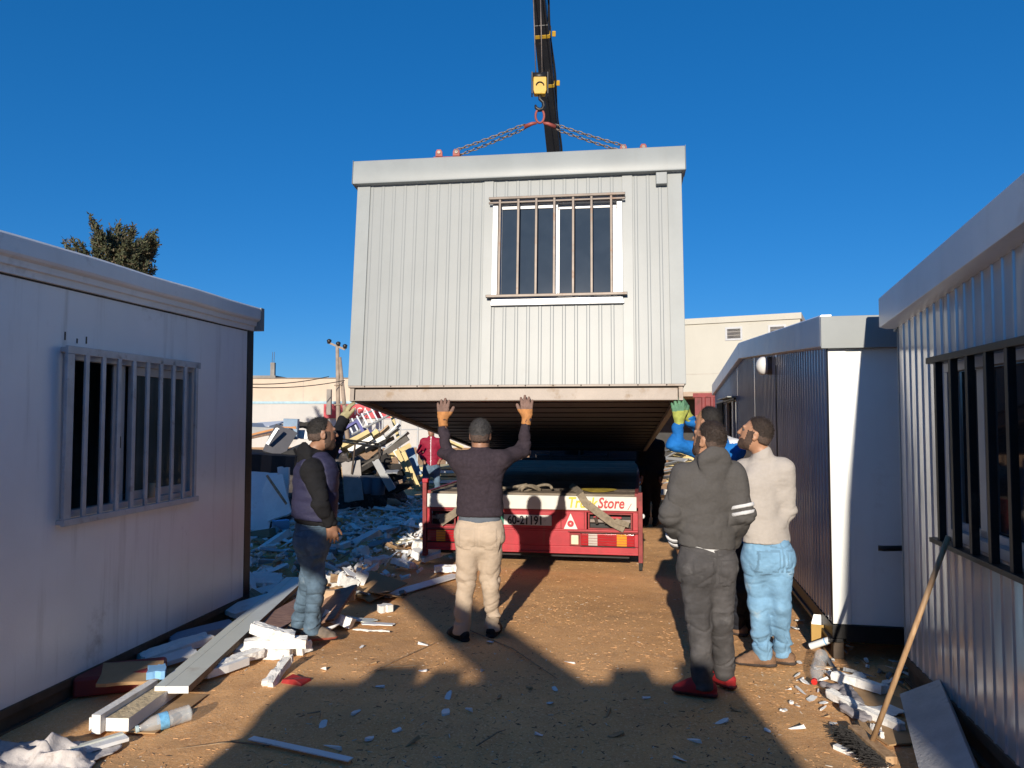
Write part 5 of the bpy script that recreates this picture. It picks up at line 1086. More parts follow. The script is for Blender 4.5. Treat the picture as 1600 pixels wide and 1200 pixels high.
# middle of the pile
for k, (px, py, w_, h_, ry) in enumerate(((545, 682, .62, .42, -32), (578, 682, .4, .25, 18))):
    c_ = at(px, py, 14.2 + k * .3); m = frame_ring(lambda a, d, z: (a, d, z), -w_ / 2, w_ / 2, -h_ / 2, h_ / 2, .055, -.03, .03); o = m.build('steel_surround', blue_st, None, loc=c_, rot=(-25, ry, 10)); tag(o, ('violet blue steel frame tilted on the pile behind the raised arm', 'second violet blue frame under the slatted rack')[k], 'frame')
rk = empty('slatted_rack', at(574, 654, 15), (-50, -28, 10), 'white slatted rack leaning on top of the scrap pile under the red sign', 'rack')
for k in range(8): MB().box(-.4 + k * .11, -.015, -.2, -.37 + k * .11, .015, .22).build('slat', sheet_w, rk)
for z in (-.2, .18): bx('rail', sheet_g, rk, (-.42, .022, z, .52, .05, z + .04))
for k, (px, py, a, L_) in enumerate(((556, 690, -28, .62), (566, 697, -30, .5), (575, 688, -34, .5), (586, 694, -25, .42), (560, 704, -20, .45))):
    slab('foam_board', ('longest', 'lower', 'upper', 'right hand', 'lowest')[k] + ' yellow edged foam panel in the heap of panels behind the vest man', px, py, 14.1 + .1 * k, (L_, .4, .085), (-18, a, 10 + k * 3), (foam_y, foam_w)[k % 2], group='foam panels heaped on the scrap pile')
for k, (px, py, a, L_) in enumerate(((592, 680, -42, .5), (603, 684, -38, .6), (612, 676, -48, .45), (598, 694, -30, .5), (620, 690, -40, .6))):
    slab('board', ('brown', 'wide grey', 'short pale', 'low brown', 'long grey')[k] + ' board sticking up at the right of the foam panel heap', px, py, 14.3 + .1 * k, (L_, .16, .03), (-20, a, 8), (timber, sheet_g, foam_w, timber, sheet_g)[k])
slab('door_slab', 'light grey door leaning on the charred heap', 551, 752, 13.4, (.34, .05, .72), (-14, -7, 6), M('light_grey_door', (.27, .25, .235), .6, 0, .1, 6))
slab('timber', 'raw timber post beside the light grey door', 539, 755, 13.5, (.07, .07, .6), (0, -6, 0), timber)
slab('beam', 'dark grey steel beam leaning to the left on the charred heap', 600, 742, 13.4, (.13, .09, .62), (0, -30, 0), sheet_g); slab('beam', 'long dark beam sloping up to the right across the heap', 596, 712, 13.6, (1.15, .12, .1), (0, -34, 5), M('weathered_dark_beam', (.10, .09, .08), .85, 0, .2, 6)); slab('beam', 'second dark beam sloping up to the right above the grey door', 575, 728, 13.5, (.8, .1, .08), (0, -30, 5), char)
slab('sheet', 'small grey plate on the buckets', 613, 737, 13.3, (.22, .2, .02), (10, 0, 0), sheet_g)
for k, (px, py) in enumerate(((574, 756), (590, 758))):
    c_ = at(px, py, 13.5); m = MB(); m.tube([(0, 0, -.17), (0, 0, .15), (0, 0, .155), (0, 0, .0)], [.13, .15, .135, .12], 16, cap=False); m.tube([(0, 0, -.17), (0, 0, -.165)], .13, 16); o = m.build('bucket', drum_m, None, True, loc=c_); tag(o, ('left', 'right')[k] + ' blue grey bucket under the charred heap', 'bucket')
tf = empty('upturned_table', at(552, 712, 13.6), (4, 8, 12), 'black tubular table frame upside down on the charred heap', 'table')
for a, b in (((-.45, -.25, .25), (.45, -.25, .25)), ((-.45, .25, .25), (.45, .25, .25)), ((-.45, -.25, .25), (-.45, .25, .25)), ((.45, -.25, .25), (.45, .25, .25))): MB().tube([a, b], .017, 6).build('rail', black_steel, tf)
for a, b in (((-.45, -.25, .25), (-.45, -.25, -.25)), ((.0, -.25, .25), (.02, -.25, -.3)), ((.45, -.25, .25), (.47, -.25, -.25)), ((.45, .25, .25), (.45, .25, -.2))): MB().tube([a, b], .017, 6).build('leg', grille_steel, tf)
rt = random.Random(3)
for k in range(16):
    px = rt.uniform(525, 638); py = 770 - (1 - abs(px - 585) / 75) * rt.uniform(12, 68)
    slab('charred_beam', 'charred black timber in the dark heap beside the light grey door', px, py, 14.2 + rt.uniform(-.4, .5), (rt.uniform(.4, .9), rt.uniform(.1, .3), rt.uniform(.06, .14)), (rt.uniform(-30, 10), rt.uniform(-40, 25), rt.uniform(-40, 40)), char, 'timber', 'charred timbers in the dark heap', .03)
for k, (px, py, a, m_) in enumerate(((634, 733, 26, foam_y), (643, 736, 24, foam_y), (628, 722, 30, foam_w), (622, 706, -60, foam_y))):
    slab('foam_board', ('left', 'right', 'pale', 'flat')[k] + ' long yellow foam strip leaning at the right end of the scrap pile', px, py, 14.6 + .1 * k, (.09, .2, .8 if k < 2 else .55), (-10, -a, 5), m_, group='foam strips leaning at the right end')
slab('metal_sheet', 'blue grey sheet leaning behind the yellow foam strips', 640, 724, 15.2, (.34, .02, .62), (-25, -18, 6), sheet_b); slab('metal_sheet', 'lighter grey sheet low beside the burgundy jacket', 640, 748, 15.0, (.3, .02, .34), (-30, -10, 6), sheet_g)
for k in range(9):
    slab('insulated_sheet', ORD[k] + ' flat insulated sheet from the ground in the stack behind the burgundy jacket', 684 + rt.uniform(-3, 3), 771 - k * 5.2, 18.0 + k * .03, (1.05, 1.0, .062), (0, rt.uniform(-2, 2), rt.uniform(-8, 12)), (foam_y, foam_w)[k % 3 == 1], group='sandwich panels stacked behind the burgundy jacket')
slab('foam_board', 'yellow foam board tilted above the panel stack left of the plum sweater', 712, 695, 17.6, (.36, .3, .05), (-10, 24, 5), foam_y)
pf = empty('pipe_rack', at(652, 678, 19), (0, 0, 6), 'thin white pipe racks standing behind the scrap pile', 'rack')
for x in (-.9, -.45, .0, .4, .75): MB().tube([(x, 0, -.9), (x + .02, 0, .45)], .022, 6).build('post', frame_white, pf)
for z in (-.35, .1, .38): MB().tube([(-1.0, 0, z), (.85, .02, z + .03)], .018, 6).build('rail', frame_white, pf)
slab('board', 'yellow raw board standing slanted in front of the pipe racks', 618, 668, 16, (.07, .05, .6), (0, -18, 0), foam_y)
m = MB(); n = 30; vs = []
for j in range(n):
    for i in range(n):
        u, v = i / (n - 1) * 2 - 1, j / (n - 1) * 2 - 1; x = -3.6 + u * 1.45; y = 15.3 + v * 1.6; r_ = max(0, 1 - (u * u + v * v)); 
        vs.append((x, y, -.05 + 1.25 * r_ ** .7 * (.75 + .3 * float(vnoise(np.array([[x * 1.6, y * 1.6, 2]]), 8)[0])) + .08 * float(vnoise(np.array([[x * 6, y * 6, 2]]), 9)[0])))
m.add(vs, [(j * n + i, j * n + i + 1, (j + 1) * n + i + 1, (j + 1) * n + i) for j in range(n - 1) for i in range(n - 1)]); tag(m.build('rubble_heap', M('dark_rubble', (.055, .047, .042), .95, 0, .5, 9, ((.3, .27, .24), .8, 14), bump=.8, bscale=25), None), kind='stuff')
m = MB(); vs = []
for j in range(n):
    for i in range(n):
        u, v = i / (n - 1) * 2 - 1, j / (n - 1) * 2 - 1; x = -4.7 + u * 1.1; y = 12.6 + v * 1.1; r_ = max(0, 1 - (u * u + v * v)); vs.append((x, y, -.05 + 1.15 * r_ ** .6 * (.8 + .2 * float(vnoise(np.array([[x * 2, y * 2, 2]]), 8)[0]))))
m.add(vs, [(j * n + i, j * n + i + 1, (j + 1) * n + i + 1, (j + 1) * n + i) for j in range(n - 1) for i in range(n - 1)]); tag(m.build('rubble_heap', M('dark_rubble'), None), kind='stuff')
# right hand stack beyond the hoodie
for k in range(10):
    slab('insulated_sheet', ORD[k] + ' yellow edged sheet from the bottom of the stack past the blue sleeve', 1082 + rt.uniform(-4, 4) + (k % 3) * 3, 772 - k * 8.2, 14.3 + k * .04, (.62, 1.4, .075), (rt.uniform(-2, 2), -6 + rt.uniform(-3, 3), -28 + rt.uniform(-4, 4)), foam_y, group='sandwich panels stacked beyond the blue jacket')
for k in range(9):
    slab('flashing_strip', ORD[k] + ' metal flashing strip from the bottom on the left flank of the sheet stack', 1044 + rt.uniform(-5, 8), 752 - k * 7, 13.6 + k * .05, (.10, 1.1, .02), (rt.uniform(-14, 2), rt.uniform(-30, 30), 14 + rt.uniform(-10, 10)), (sheet_w, sheet_g, frame_white)[k % 3], group='flashing strips beside the panel stack')
for k, (px, py) in enumerate(((1040, 772), (1046, 788), (1038, 800), (994, 728), (996, 742), (992, 750))):
    slab('foam_board', ('white panel end low beside the shaded man', 'yellow block under the white panel end', 'small grey sheet on the ground right of the shaded man', 'white sheet seen between the truck deck and the shaded man', 'tan board under the white sheet by the truck deck', 'blue strip on the ground by the truck deck')[k], px, py, (13, 12.6, 12.2, 18, 17.5, 17)[k], (.34, .3, .1), (rt.uniform(-10, 10), rt.uniform(-15, 15), rt.uniform(-40, 40)), (foam_w, foam_y, sheet_g, foam_w, timber, sky_b)[k])

# ------------------------------------------------------------------ broken foam and sheet strewn over the ground
def chunk_mesh(kind, i):
    r_ = random.Random(100 + i); m = MB()
    L_, W_, T_ = {'chunk': (.16, .11, .07), 'strip': (.55, .075, .03), 'sheet': (.42, .2, .012)}[kind]; n = 6
    pts = []
    for k in range(n * 2):
        a = math.pi * k / n; rr = 1 / max(abs(math.cos(a)), abs(math.sin(a))); rr *= r_.uniform(.72, 1.02); pts.append((math.cos(a) * rr * L_ / 2, math.sin(a) * rr * W_ / 2))
    k = len(pts); vs = [(x, y, -T_ / 2) for x, y in pts] + [(x * r_.uniform(.86, 1), y * r_.uniform(.86, 1), T_ / 2 * r_.uniform(.6, 1.1) + (x * .12 if kind != 'chunk' else 0)) for x, y in pts]
    m.add(vs, [tuple(range(k - 1, -1, -1)), tuple(range(k, 2 * k))] + [(i_, (i_ + 1) % k, (i_ + 1) % k + k, i_ + k) for i_ in range(k)])
    return m
cache = {}
def chunk(kind, i, mat):
    key = (kind, i, mat.name)
    if key not in cache: cache[key] = chunk_mesh(kind, i).mesh('foam_scrap', mat)
    return cache[key]
rt = random.Random(17)
def mound(x, y):
    return .055 * max(0, 1 - ((x + 2.3) / 1.7) ** 2) * max(0, 1 - ((y - 9.3) / 3.6) ** 2) + .02
def place_scrap(x, y, z, kind, mat, label, group, s=1, flat=False):
    o = bpy.data.objects.new('foam_scrap', chunk(kind, rt.randrange(6), mat)); COL.objects.link(o); o.location = (x, y, z)
    t_ = 8 if flat else 14; o.rotation_euler = (R(rt.gauss(0, t_)), R(rt.gauss(0, t_)), rt.uniform(0, 6.28)); o.scale = (s * rt.uniform(.75, 1.3), s * rt.uniform(.75, 1.25), s * rt.uniform(.8, 1.2))
    return tag(o, label, 'scrap', group)
cnt = 0
while cnt < 285:
    x = rt.uniform(-4.1, -.55); y = rt.uniform(6.9, 16.0)
    if x > -1.0 and y < 8.6 and rt.random() < .85: continue
    if x > -2.36 + .16 * (y - 6.7) + .75 and y < 9.5 and rt.random() < .8: continue
    if x > -1.25 + .18 * (y - 8.5) and y > 8.3: continue
    if (x + 1.55) ** 2 + (y - 5.6) ** 2 < .2: continue
    kind = rt.choices(('chunk', 'strip', 'sheet'), (2.2, 5, 3.4))[0]; mat = rt.choices((foam_w, sheet_w, sheet_g, foam_y, cardb, timber), (7, 4, 2, .6, 1.2, 1.0))[0]
    place_scrap(x, y, mound(x, y) + rt.uniform(-.01, .04), kind, mat, 'broken scrap of foam or sheet strewn over the ground between left cabin and truck', 'broken scraps strewn between the left cabin and the truck', rt.choice((.5, .7, .9, 1.1, 1.5))); cnt += 1
def joined(n, fn, mats, name, tl=.35):
    m = MB()
    for _ in range(n):
        x, y, z, sx, sy, sz, mi = fn(); M_ = Matrix.Translation((x, y, z)) @ Euler((rt.gauss(0, tl), rt.gauss(0, tl), rt.uniform(0, 6.28))).to_matrix().to_4x4(); m.box(-sx, -sy, -sz, sx, sy, sz, mi, M_)
    me_ = _mesh0(m, name, mats); o = bpy.data.objects.new(name, me_); COL.objects.link(o); return tag(o, kind='stuff')
def f1():
    while True:
        x = rt.uniform(-4.3, -.4); y = rt.uniform(6.9, 16)
        if x < -1.5 + .18 * (y - 7) + rt.gauss(0, .25): break
    s_ = rt.uniform(.006, .028); return x, y, mound(x, y) + rt.uniform(-.03, .015), s_ * rt.uniform(.8, 3), s_, s_ * rt.uniform(.3, .8), rt.choices((0, 1, 2, 3), (7, 3, 1, 1))[0]
joined(2600, f1, [foam_w, sheet_w, sheet_g, cardb], 'foam_crumbs')
def f2():
    while True:
        x = rt.uniform(-3.0, 3.0); y = 3.3 + rt.random() ** 1.5 * 9
        if -2.4 - .0 * y < x < 2.9 and float(vnoise(np.array([[x * 1.7, y * 1.7, 5]]), 3)[0]) + .5 * float(vnoise(np.array([[x * .6, y * .6, 9]]), 4)[0]) > rt.uniform(-1.0, .8) and rt.random() < 1.3 - y * .1: break
    s_ = rt.uniform(.0018, .0042); return x, y, gz(x, y) + .001, s_ * rt.uniform(1.2, 5.0), s_ * .7, s_ * .35, rt.choices((0, 1, 2), (6, .45, 1.6))[0]
chipm = [M('straw_chip', (.62, .37, .18), .9), M('pale_chip', (.62, .56, .46), .9), M('dark_chip', (.16, .1, .06), .9)]
joined(9500, f2, chipm, 'wood_chips', .1)
# paper and foil scraps on the shaded ground, one by one
scrap_px = [(505, 1048), (565, 1012), (594, 1075), (556, 1114), (505, 1131), (696, 1113), (702, 1148), (826, 1075), (867, 1077), (950, 1114), (962, 1148), (860, 1097), (660, 1050), (754, 1048), (700, 1090), (1062, 1187), (1084, 1160), (640, 1160), (732, 1108), (890, 1036), (920, 1030), (663, 1009), (581, 1040), (1232, 1078), (1225, 1110), (1250, 1062), (1268, 1092), (842, 1144), (1150, 1110), (1128, 1130), (577, 1150), (620, 1140), (1200, 1145), (1240, 1140), (1290, 1120), (520, 1165), (1010, 1090), (780, 1090), (1302, 1130), (765, 1005)]
for px, py in scrap_px:
    g_ = G(px, py); k = rt.random(); o = place_scrap(g_.x, g_.y, gz(g_.x, g_.y) + .008, 'sheet' if k < .7 else 'strip', (sheet_w, foam_w, sky_b, cardb)[rt.choices((0, 1, 2, 3), (6, 3, .0, 1.2))[0]], 'small pale offcut lying on the bare earth between the standing men and the camera', 'small pale offcuts on the bare earth', rt.uniform(.10, .24), True); o.scale.z = .35
for k, (p0, p1) in enumerate((((735, 985), (870, 1060)), ((560, 1060), (690, 1000)), ((650, 1040), (560, 1055)), ((745, 1165), (790, 1140)), ((420, 1165), (275, 1170)), ((480, 1115), (500, 1122)))):
    a, b = G(*p0, .008), G(*p1, .008); c_ = a.lerp(b, .5) + Vector((.03, .04, .01)); m = MB(); m.tube([a, a.lerp(c_, .6), c_, b], [.004, .005, .004, .002], 5); tag(m.build('twig', timber, None), ('long bent twig on the shaded earth between the two groups of men', 'thin straight stalk on the lit earth left of the beige trousers', 'stalk lying along the edge of the shade left of the beige trousers', 'short twig at the bottom middle of the shaded earth', 'dark thin stick on the lit earth right of the white rag', 'short twig near the long white strip')[k], 'twig')
# ------------------------------------------------------------------ foreground left
def plank(name, label, A, B_, wd, th, mat, cat, side=(0, 0, 1), grooves=0, edge=None):
    A = Vector(A); B_ = Vector(B_); d = (B_ - A); L_ = d.length; d.normalize(); r = d.cross(Vector(side)).normalized(); u = r.cross(d); m = MB(); n = 7
    vs = []
    xs = [-.5, -.18, -.17, -.16, .5] if grooves else [-.5, .5]
    for i in range(n):
        c_ = A + d * L_ * i / (n - 1)
        for k, x in enumerate(xs): vs.append(c_ + r * x * wd + u * (th / 2 - (.004 if grooves and k == 2 else 0) + random.uniform(-.001, .001)))
        vs.append(c_ + r * .5 * wd - u * th / 2); vs.append(c_ - r * .5 * wd - u * th / 2)
    k = len(xs) + 2; fs = [(i * k + j, i * k + (j + 1) % k, (i + 1) * k + (j + 1) % k, (i + 1) * k + j) for i in range(n - 1) for j in range(k)]; mi = [1 if j in (k - 3, k - 2, k - 1) and edge else 0 for i in range(n - 1) for j in range(k)]
    o_ = MB(); o_.v = [tuple(v) for v in vs]; o_.f = fs + [tuple(range(k)), tuple(range(len(vs) - k, len(vs)))]; o_.m = mi + ([2, 2] if edge else [0, 0])
    o = o_.build(name, [mat] + list(edge or []), None); return tag(o, label, cat)
pgrn = M('pale_grey_green_sheet', (.60, .62, .56), .4, 0, .04, 3, (DUST, .35, 5))
brown_edge = M('torn_brown_edge', (.20, .135, .085), .9, 0, .3, 12)
plank('panel_plank', 'long pale green panel plank lying on rubble beside the left cabin', G(268, 1078, .085), G(464, 905, .14), .20, .042, pgrn, 'panel', grooves=1, edge=(brown_edge, foam_w))
plank('foam_board', 'white edged foam slab with rough yellow top below the end of the pale plank', G(170, 1132, .045), G(262, 1068, .045), .22, .07, M('rough_yellow_foam', (.60, .48, .30), .95, 0, .2, 14, ((.40, .25, .12), .6, 7), bump=1.0, bscale=45), 'foam', edge=(foam_w, foam_w))
plank('foam_strip', 'white foam edge strip along the left of the rough yellow slab', G(150, 1132, .06), G(240, 1075, .06), .05, .10, foam_w, 'foam')
plank('cardboard', 'torn brown cardboard on the ground under the plastic bottle', G(215, 1145, .006), G(300, 1085, .006), .2, .006, cardb, 'cardboard')
plank('metal_trim', 'pale folded metal trim on the earth right of the white rag', G(100, 1180, .02), G(198, 1152, .02), .07, .018, sheet_w, 'trim'); plank('metal_trim', 'upper lip of pale metal trim beside the white rag', G(110, 1170, .03), G(192, 1146, .03), .03, .012, pgrn, 'trim')
# bottles
pet = bpy.data.materials.new('clear_bottle_plastic'); pet.use_nodes = True; p = pet.node_tree.nodes['Principled BSDF']; p.inputs['Base Color'].default_value = (.80, .84, .86, 1); p.inputs['Alpha'].default_value = .32; p.inputs['Roughness'].default_value = .1; p.inputs['Specular IOR Level'].default_value = 1.0
def bottle(label, A, B_, rad, cap_m, label_m=None):
    A = Vector(A); B_ = Vector(B_); d = B_ - A; L_ = d.length; o_ = empty('plastic_bottle', A, label=label, cat='bottle'); d.normalize(); q = d.to_track_quat('Z', 'Y'); o_.rotation_mode = 'QUATERNION'; o_.rotation_quaternion = q
    pr = [(0, .3), (.03, .9), (.06, 1)] + [(.08 + .04 * k, 1 if k % 2 else .93) for k in range(9)] + [(.45, 1), (.62, 1), (.72, .9), (.82, .62), (.90, .36), (.97, .34)]
    m = MB(); m.tube([(0, 0, t_ * L_) for t_, r_ in pr], [r_ * rad for t_, r_ in pr], 18); m.build('bottle_body', pet, o_, True)
    m = MB(); m.tube([(0, 0, .945 * L_), (0, 0, 1.0 * L_)], .42 * rad, 14); m.build('cap', cap_m, o_, bevel=.002)
    if label_m: m = MB(); m.tube([(0, 0, .44 * L_), (0, 0, .60 * L_)], rad * 1.02, 18, cap=False); m.build('bottle_label', label_m, o_, True)
bottle('clear plastic bottle with a blue band lying by the end of the pale plank', G(300, 1112, .05), G(212, 1140, .025), .045, M('pale_blue_cap', (.45, .58, .62), .4), M('blue_bottle_band', (.16, .42, .68), .4, 0, .3, 30))
bottle('clear plastic bottle with a red cap lying before the right hand cabins', G(1284, 1022, .07), G(1272, 1066, .045), .045, M('red_cap', (.55, .025, .02), .35))
# crushed red carton
m = MB(); vs = [(-.13, -.07, 0), (.13, -.06, 0), (.12, .08, 0), (-.12, .07, 0), (-.12, -.06, .03), (.03, -.055, .045), (.12, -.05, .02), (.11, .07, .028), (.0, .06, .03), (-.11, .06, .04)]
m.add(vs, [(0, 3, 2, 1), (0, 1, 6, 5, 4), (1, 2, 7, 6), (2, 3, 9, 8, 7), (3, 0, 4, 9), (4, 5, 8, 9), (5, 6, 7, 8)]); g_ = G(463, 1068); o = m.build('carton', M('red_card', (.36, .022, .022), .6, 0, .15, 14, ((.2, .1, .08), .5, 16)), None, loc=(g_.x, g_.y, .005), rot=(0, 0, -25)); o.scale = (.62, .75, .8); tag(o, 'crushed red carton on the lit earth left of the beige trousers', 'carton')
m = MB(); m.box(-.25, -.15, 0, .25, .15, .12); g_ = G(190, 1072); tag(m.build('crate', M('dull_red_plastic', (.18, .02, .02), .6), None, bevel=.02, loc=(g_.x, g_.y, 0), rot=(0, 0, 20)), 'dull red plastic box in the shade under the left cabin edge', 'box')
slab('cardboard', 'brown cardboard sheet in shade behind the pale plank', 205, 1052, 4.7, (.35, .3, .02), (6, 4, 20), cardb); slab('foam_board', 'small blue white block in shade between left cabin and plank', 246, 1050, 4.7, (.1, .14, .05), (0, 0, 25), sky_b)
# foam blocks and boards by the left man's feet
foam_tex = bpy.data.textures.new('foam_breakage', 'CLOUDS'); foam_tex.noise_scale = .045; foam_tex.noise_depth = 3
def px_size(g_, size): return max(size) * 740 / g_.y
def block(name, label, px, py, z, size, rz_, mat, cat, tilt=(0, 0), irr=.012):
    g_ = G(px, py, z); o = slab(name, label, px, py, g_.y, size, (tilt[0], tilt[1], rz_), mat, cat, None, irr); o.location = g_
    if mat.name.endswith('foam') and px_size(g_, size) > 14:
        sm_ = o.modifiers.new('cut', 'SUBSURF'); sm_.subdivision_type = 'SIMPLE'; sm_.levels = sm_.render_levels = 3; dm = o.modifiers.new('rough', 'DISPLACE'); dm.texture = foam_tex; dm.strength = .022; dm.texture_coords = 'GLOBAL'
    return o
block('foam_block', 'upper of the white foam bars stacked before the vest man', 425, 988, .17, (.30, .10, .07), 12, foam_w, 'foam', (0, 18))
block('foam_block', 'middle white foam bar under the upper one before the vest man', 432, 1004, .10, (.42, .12, .06), 5, foam_w, 'foam')
block('foam_block', 'lowest white foam bar resting on the earth before the vest man', 412, 1018, .04, (.40, .13, .07), -4, foam_w, 'foam')
block('foam_block', 'short white foam lump right of the stacked bars', 462, 1010, .05, (.18, .09, .08), -25, foam_w, 'foam', (10, 0))
block('foam_block', 'splintered white foam spike standing on the lit earth below the bars', 434, 1050, .05, (.07, .30, .05), -12, foam_w, 'foam', (14, 0), .02)
block('foam_block', 'small grey foam offcut beside the pale plank', 350, 1042, .05, (.09, .32, .05), -32, sheet_w, 'foam'); block('foam_block', 'long grey foam offcut hidden beside the pale plank edge', 372, 1030, .06, (.08, .36, .05), -32, foam_w, 'foam')
block('board', 'wood grain board with upturned end under the vest man feet', 450, 960, .10, (.26, .95, .02), -14, M('wood_print_board', (.30, .18, .125), .6, 0, .12, 3, grain=((.17, .095, .065), (3, 30, 3), 3)), 'board', (3, 4))
block('board', 'wood grain board leaning behind the vest man shin', 520, 946, .16, (.30, .42, .02), -25, M('wood_print_board'), 'board', (28, -18))
block('timber', 'pale raw timber block behind the wood grain board', 522, 930, .2, (.36, .05, .09), -3, M('pale_raw_timber', (.50, .35, .22), .8, 0, .1, 5), 'timber')
block('cardboard', 'brown cardboard sheet sloping on the rubble right of the pale timber block', 580, 915, .10, (.45, .5, .012), -32, cardb, 'cardboard', (8, 10)); block('cardboard', 'dark tan board end lying right behind the rubble edge', 602, 928, .05, (.3, .25, .012), 20, cardb, 'cardboard', (-8, 14))
for k, (px, py, z, sz, rz_, tl) in enumerate(((545, 912, .14, (.22, .05, .10), 40, (0, 30)), (562, 905, .16, (.10, .08, .16), 10, (10, 20)), (548, 925, .1, (.12, .08, .08), -20, (20, 0)), (572, 895, .15, (.30, .06, .05), 55, (0, -20)), (600, 950, .03, (.10, .08, .06), 30, (0, 0)), (530, 968, .06, (.22, .14, .08), -10, (-20, 15)), (668, 855, .14, (.34, .12, .1), 15, (0, 10)), (680, 868, .08, (.36, .08, .05), 35, (0, -12)), (655, 866, .10, (.16, .14, .09), 60, (20, 0)), (700, 888, .05, (.32, .12, .06), 3, (0, 0)), (590, 875, .12, (.3, .1, .05), 50, (12, 0)), (630, 880, .08, (.25, .12, .06), -30, (-10, 8)))):
    block('foam_block', ('upright torn white foam piece', 'hollow white foam corner', 'small white foam cube', 'slanted white foam splinter', 'lone white foam lump on bare earth', 'bent white sheet lump', 'bright foam lump beside the left tail lamp', 'white lath sloping towards the left tail lamp', 'grey white lump left of the bright foam lump', 'flat white foam bar under the truck corner', 'long white foam splinter further back', 'flat white chunk near the bright foam lump')[k] + ' in the rubble edge', px, py, z, sz, rz_, foam_w, 'foam', tl, .02)
plank('metal_sheet', 'blue white sheet strip lying flat left of the beige trousers', G(600, 932, .02), G(715, 898, .03), .16, .01, sheet_w, 'sheet')
plank('metal_strip', 'long narrow white strip on the shaded earth at the bottom', G(392, 1153, .008), G(548, 1187, .008), .045, .006, sheet_w, 'strip')
m = MB(); A, B_ = G(445, 1000, .03), G(530, 985, .06); pts = [A.lerp(B_, t_) + Vector((0, -.06 * math.sin(math.pi * t_), .05 * t_ * t_)) for t_ in np.linspace(0, 1, 12)]; m.tube(pts, [.018] * 10 + [.012, .006], 6); tag(m.build('foam_strip', foam_w, None, True), 'curved white strip bending round the shoe of the vest man', 'strip')
for k, (px, py, sz, rz_) in enumerate(((560, 968, (.30, .10, .008), -20), (590, 975, (.26, .06, .008), -8), (580, 985, (.30, .02, .006), -12))): block('sheet_offcut', ('wide', 'narrow', 'very thin')[k] + ' grey sheet offcut on the earth right of the vest man shoes', px, py, .012, sz, rz_, (pgrn, sheet_w, foam_w)[k], 'sheet')
for k, (px, py, z, sz, rz_) in enumerate(((275, 1012, .06, (.12, .5, .05), -38), (250, 1035, .04, (.12, .5, .03), -40), (315, 988, .08, (.14, .45, .04), -48), (395, 945, .08, (.2, .5, .04), -34), (415, 905, .06, (.3, .4, .04), 15))): block('foam_board', ('grey foam strip in the shade along the left cabin base', 'pale strip lowest in the shade along the left cabin base', 'blue grey strip near the far end of the left cabin base', 'shaded sheet behind the far end of the pale plank', 'shaded flat panel by the black corner post')[k], px, py, z, sz, rz_, (foam_w, sheet_w, sheet_b, sheet_w, foam_w)[k], 'foam', (4, 6))
# rag
n = 70; u, v = np.meshgrid(np.linspace(-1, 1, n), np.linspace(-1, 1, n)); P3 = np.stack([u * 1.6, v * 1.6, u * 0 + 3], -1)
wz = sum((1 - np.abs(vnoise(P3 * s_ + 7 * i, 20 + i))) ** 2 * a_ for i, (s_, a_) in enumerate(((.9, .085), (1.9, .05), (4.2, .018)))); env = np.clip(1.25 - (u ** 2 + v ** 2) ** .5, 0, 1) ** .5
hole = np.exp(-(((u - .45) / .22) ** 2 + ((v + .15) / .3) ** 2)); rim_ = np.exp(-((np.sqrt(((u - .45) / .30) ** 2 + ((v + .15) / .40) ** 2) - 1) / .28) ** 2)
zz = (wz * env - .05) * (1 - hole * .95) + rim_ * .045; xx = u * .36 * (1 + .12 * vnoise(P3 * 1.3, 31)) + .02 * vnoise(P3 * 3, 32); yy = v * .19 * (1 + .2 * vnoise(P3 * 1.3, 33)) + .02 * vnoise(P3 * 3, 34)
c0 = G(52, 1184, 0); m = MB(); m.v = [(float(a_), float(b_), float(max(.004, c_))) for a_, b_, c_ in zip(xx.ravel(), yy.ravel(), zz.ravel())]; m.f = [(j * n + i, j * n + i + 1, (j + 1) * n + i + 1, (j + 1) * n + i) for j in range(n - 1) for i in range(n - 1)]; m.m = [0] * len(m.f)
rgo = m.build('rag', cloth('dirty_white_rag', (.50, .47, .46), .95, .2, 8, 120, dirt=((.25, .2, .17), .6, 9)), None, True, loc=c0); sd_m = rgo.modifiers.new('thickness', 'SOLIDIFY'); sd_m.thickness = .006
tag(bpy.data.objects['rag'], 'crumpled dirty white rag with a hole in the bottom left corner', 'rag')
# cup on the left window sill
m = MB(); cpos = Mw_l = Matrix.Translation(lc.location) @ lc.rotation_euler.to_matrix().to_4x4(); q_ = cpos @ Vector((.028, -1.47, 1.142)); m.tube([(0, 0, 0), (0, 0, .10), (0, 0, .102), (0, 0, .02)], [.024, .029, .026, .022], 14, cap=False); m.tube([(0, 0, 0), (0, 0, .004)], .024, 14); tag(m.build('cup', M('tan_card', (.42, .27, .16), .8), None, True, loc=q_), 'small tan paper cup on the sill of the left cabin window', 'cup')

# ------------------------------------------------------------------ foreground right
bh = G(1362, 1170, .03); bt = at(1482, 838, 3.62)
br = empty('broom', bh, label='long wooden yard broom with dark bristles leaning on the right window bars', cat='broom')
tip = bt - bh; hm = M('broom_handle_wood', (.46, .30, .165), .6, 0, .12, 5, grain=((.34, .2, .1), (8, 8, 1), 5))
MB().tube([(0, 0, .03), tip * .5 + Vector((0, 0, .01)), tip], [.014, .0135, .013], 10).build('handle', hm, br, True)
hd_ = (G(1402, 1196, .03) - G(1322, 1128, .03)).normalized(); L2 = .19
m = MB(); pd = Vector((-hd_.y, hd_.x, 0)); Mx = Matrix((hd_, pd, Vector((0, 0, 1)))).transposed().to_4x4(); Mx.translation = Vector((0, 0, .02)); m.box(-L2, -.03, -.015, L2, .03, .025, 0, Mx); m.build('broom_head', hm, br, bevel=.006)
bm = MB(); rt = random.Random(2)
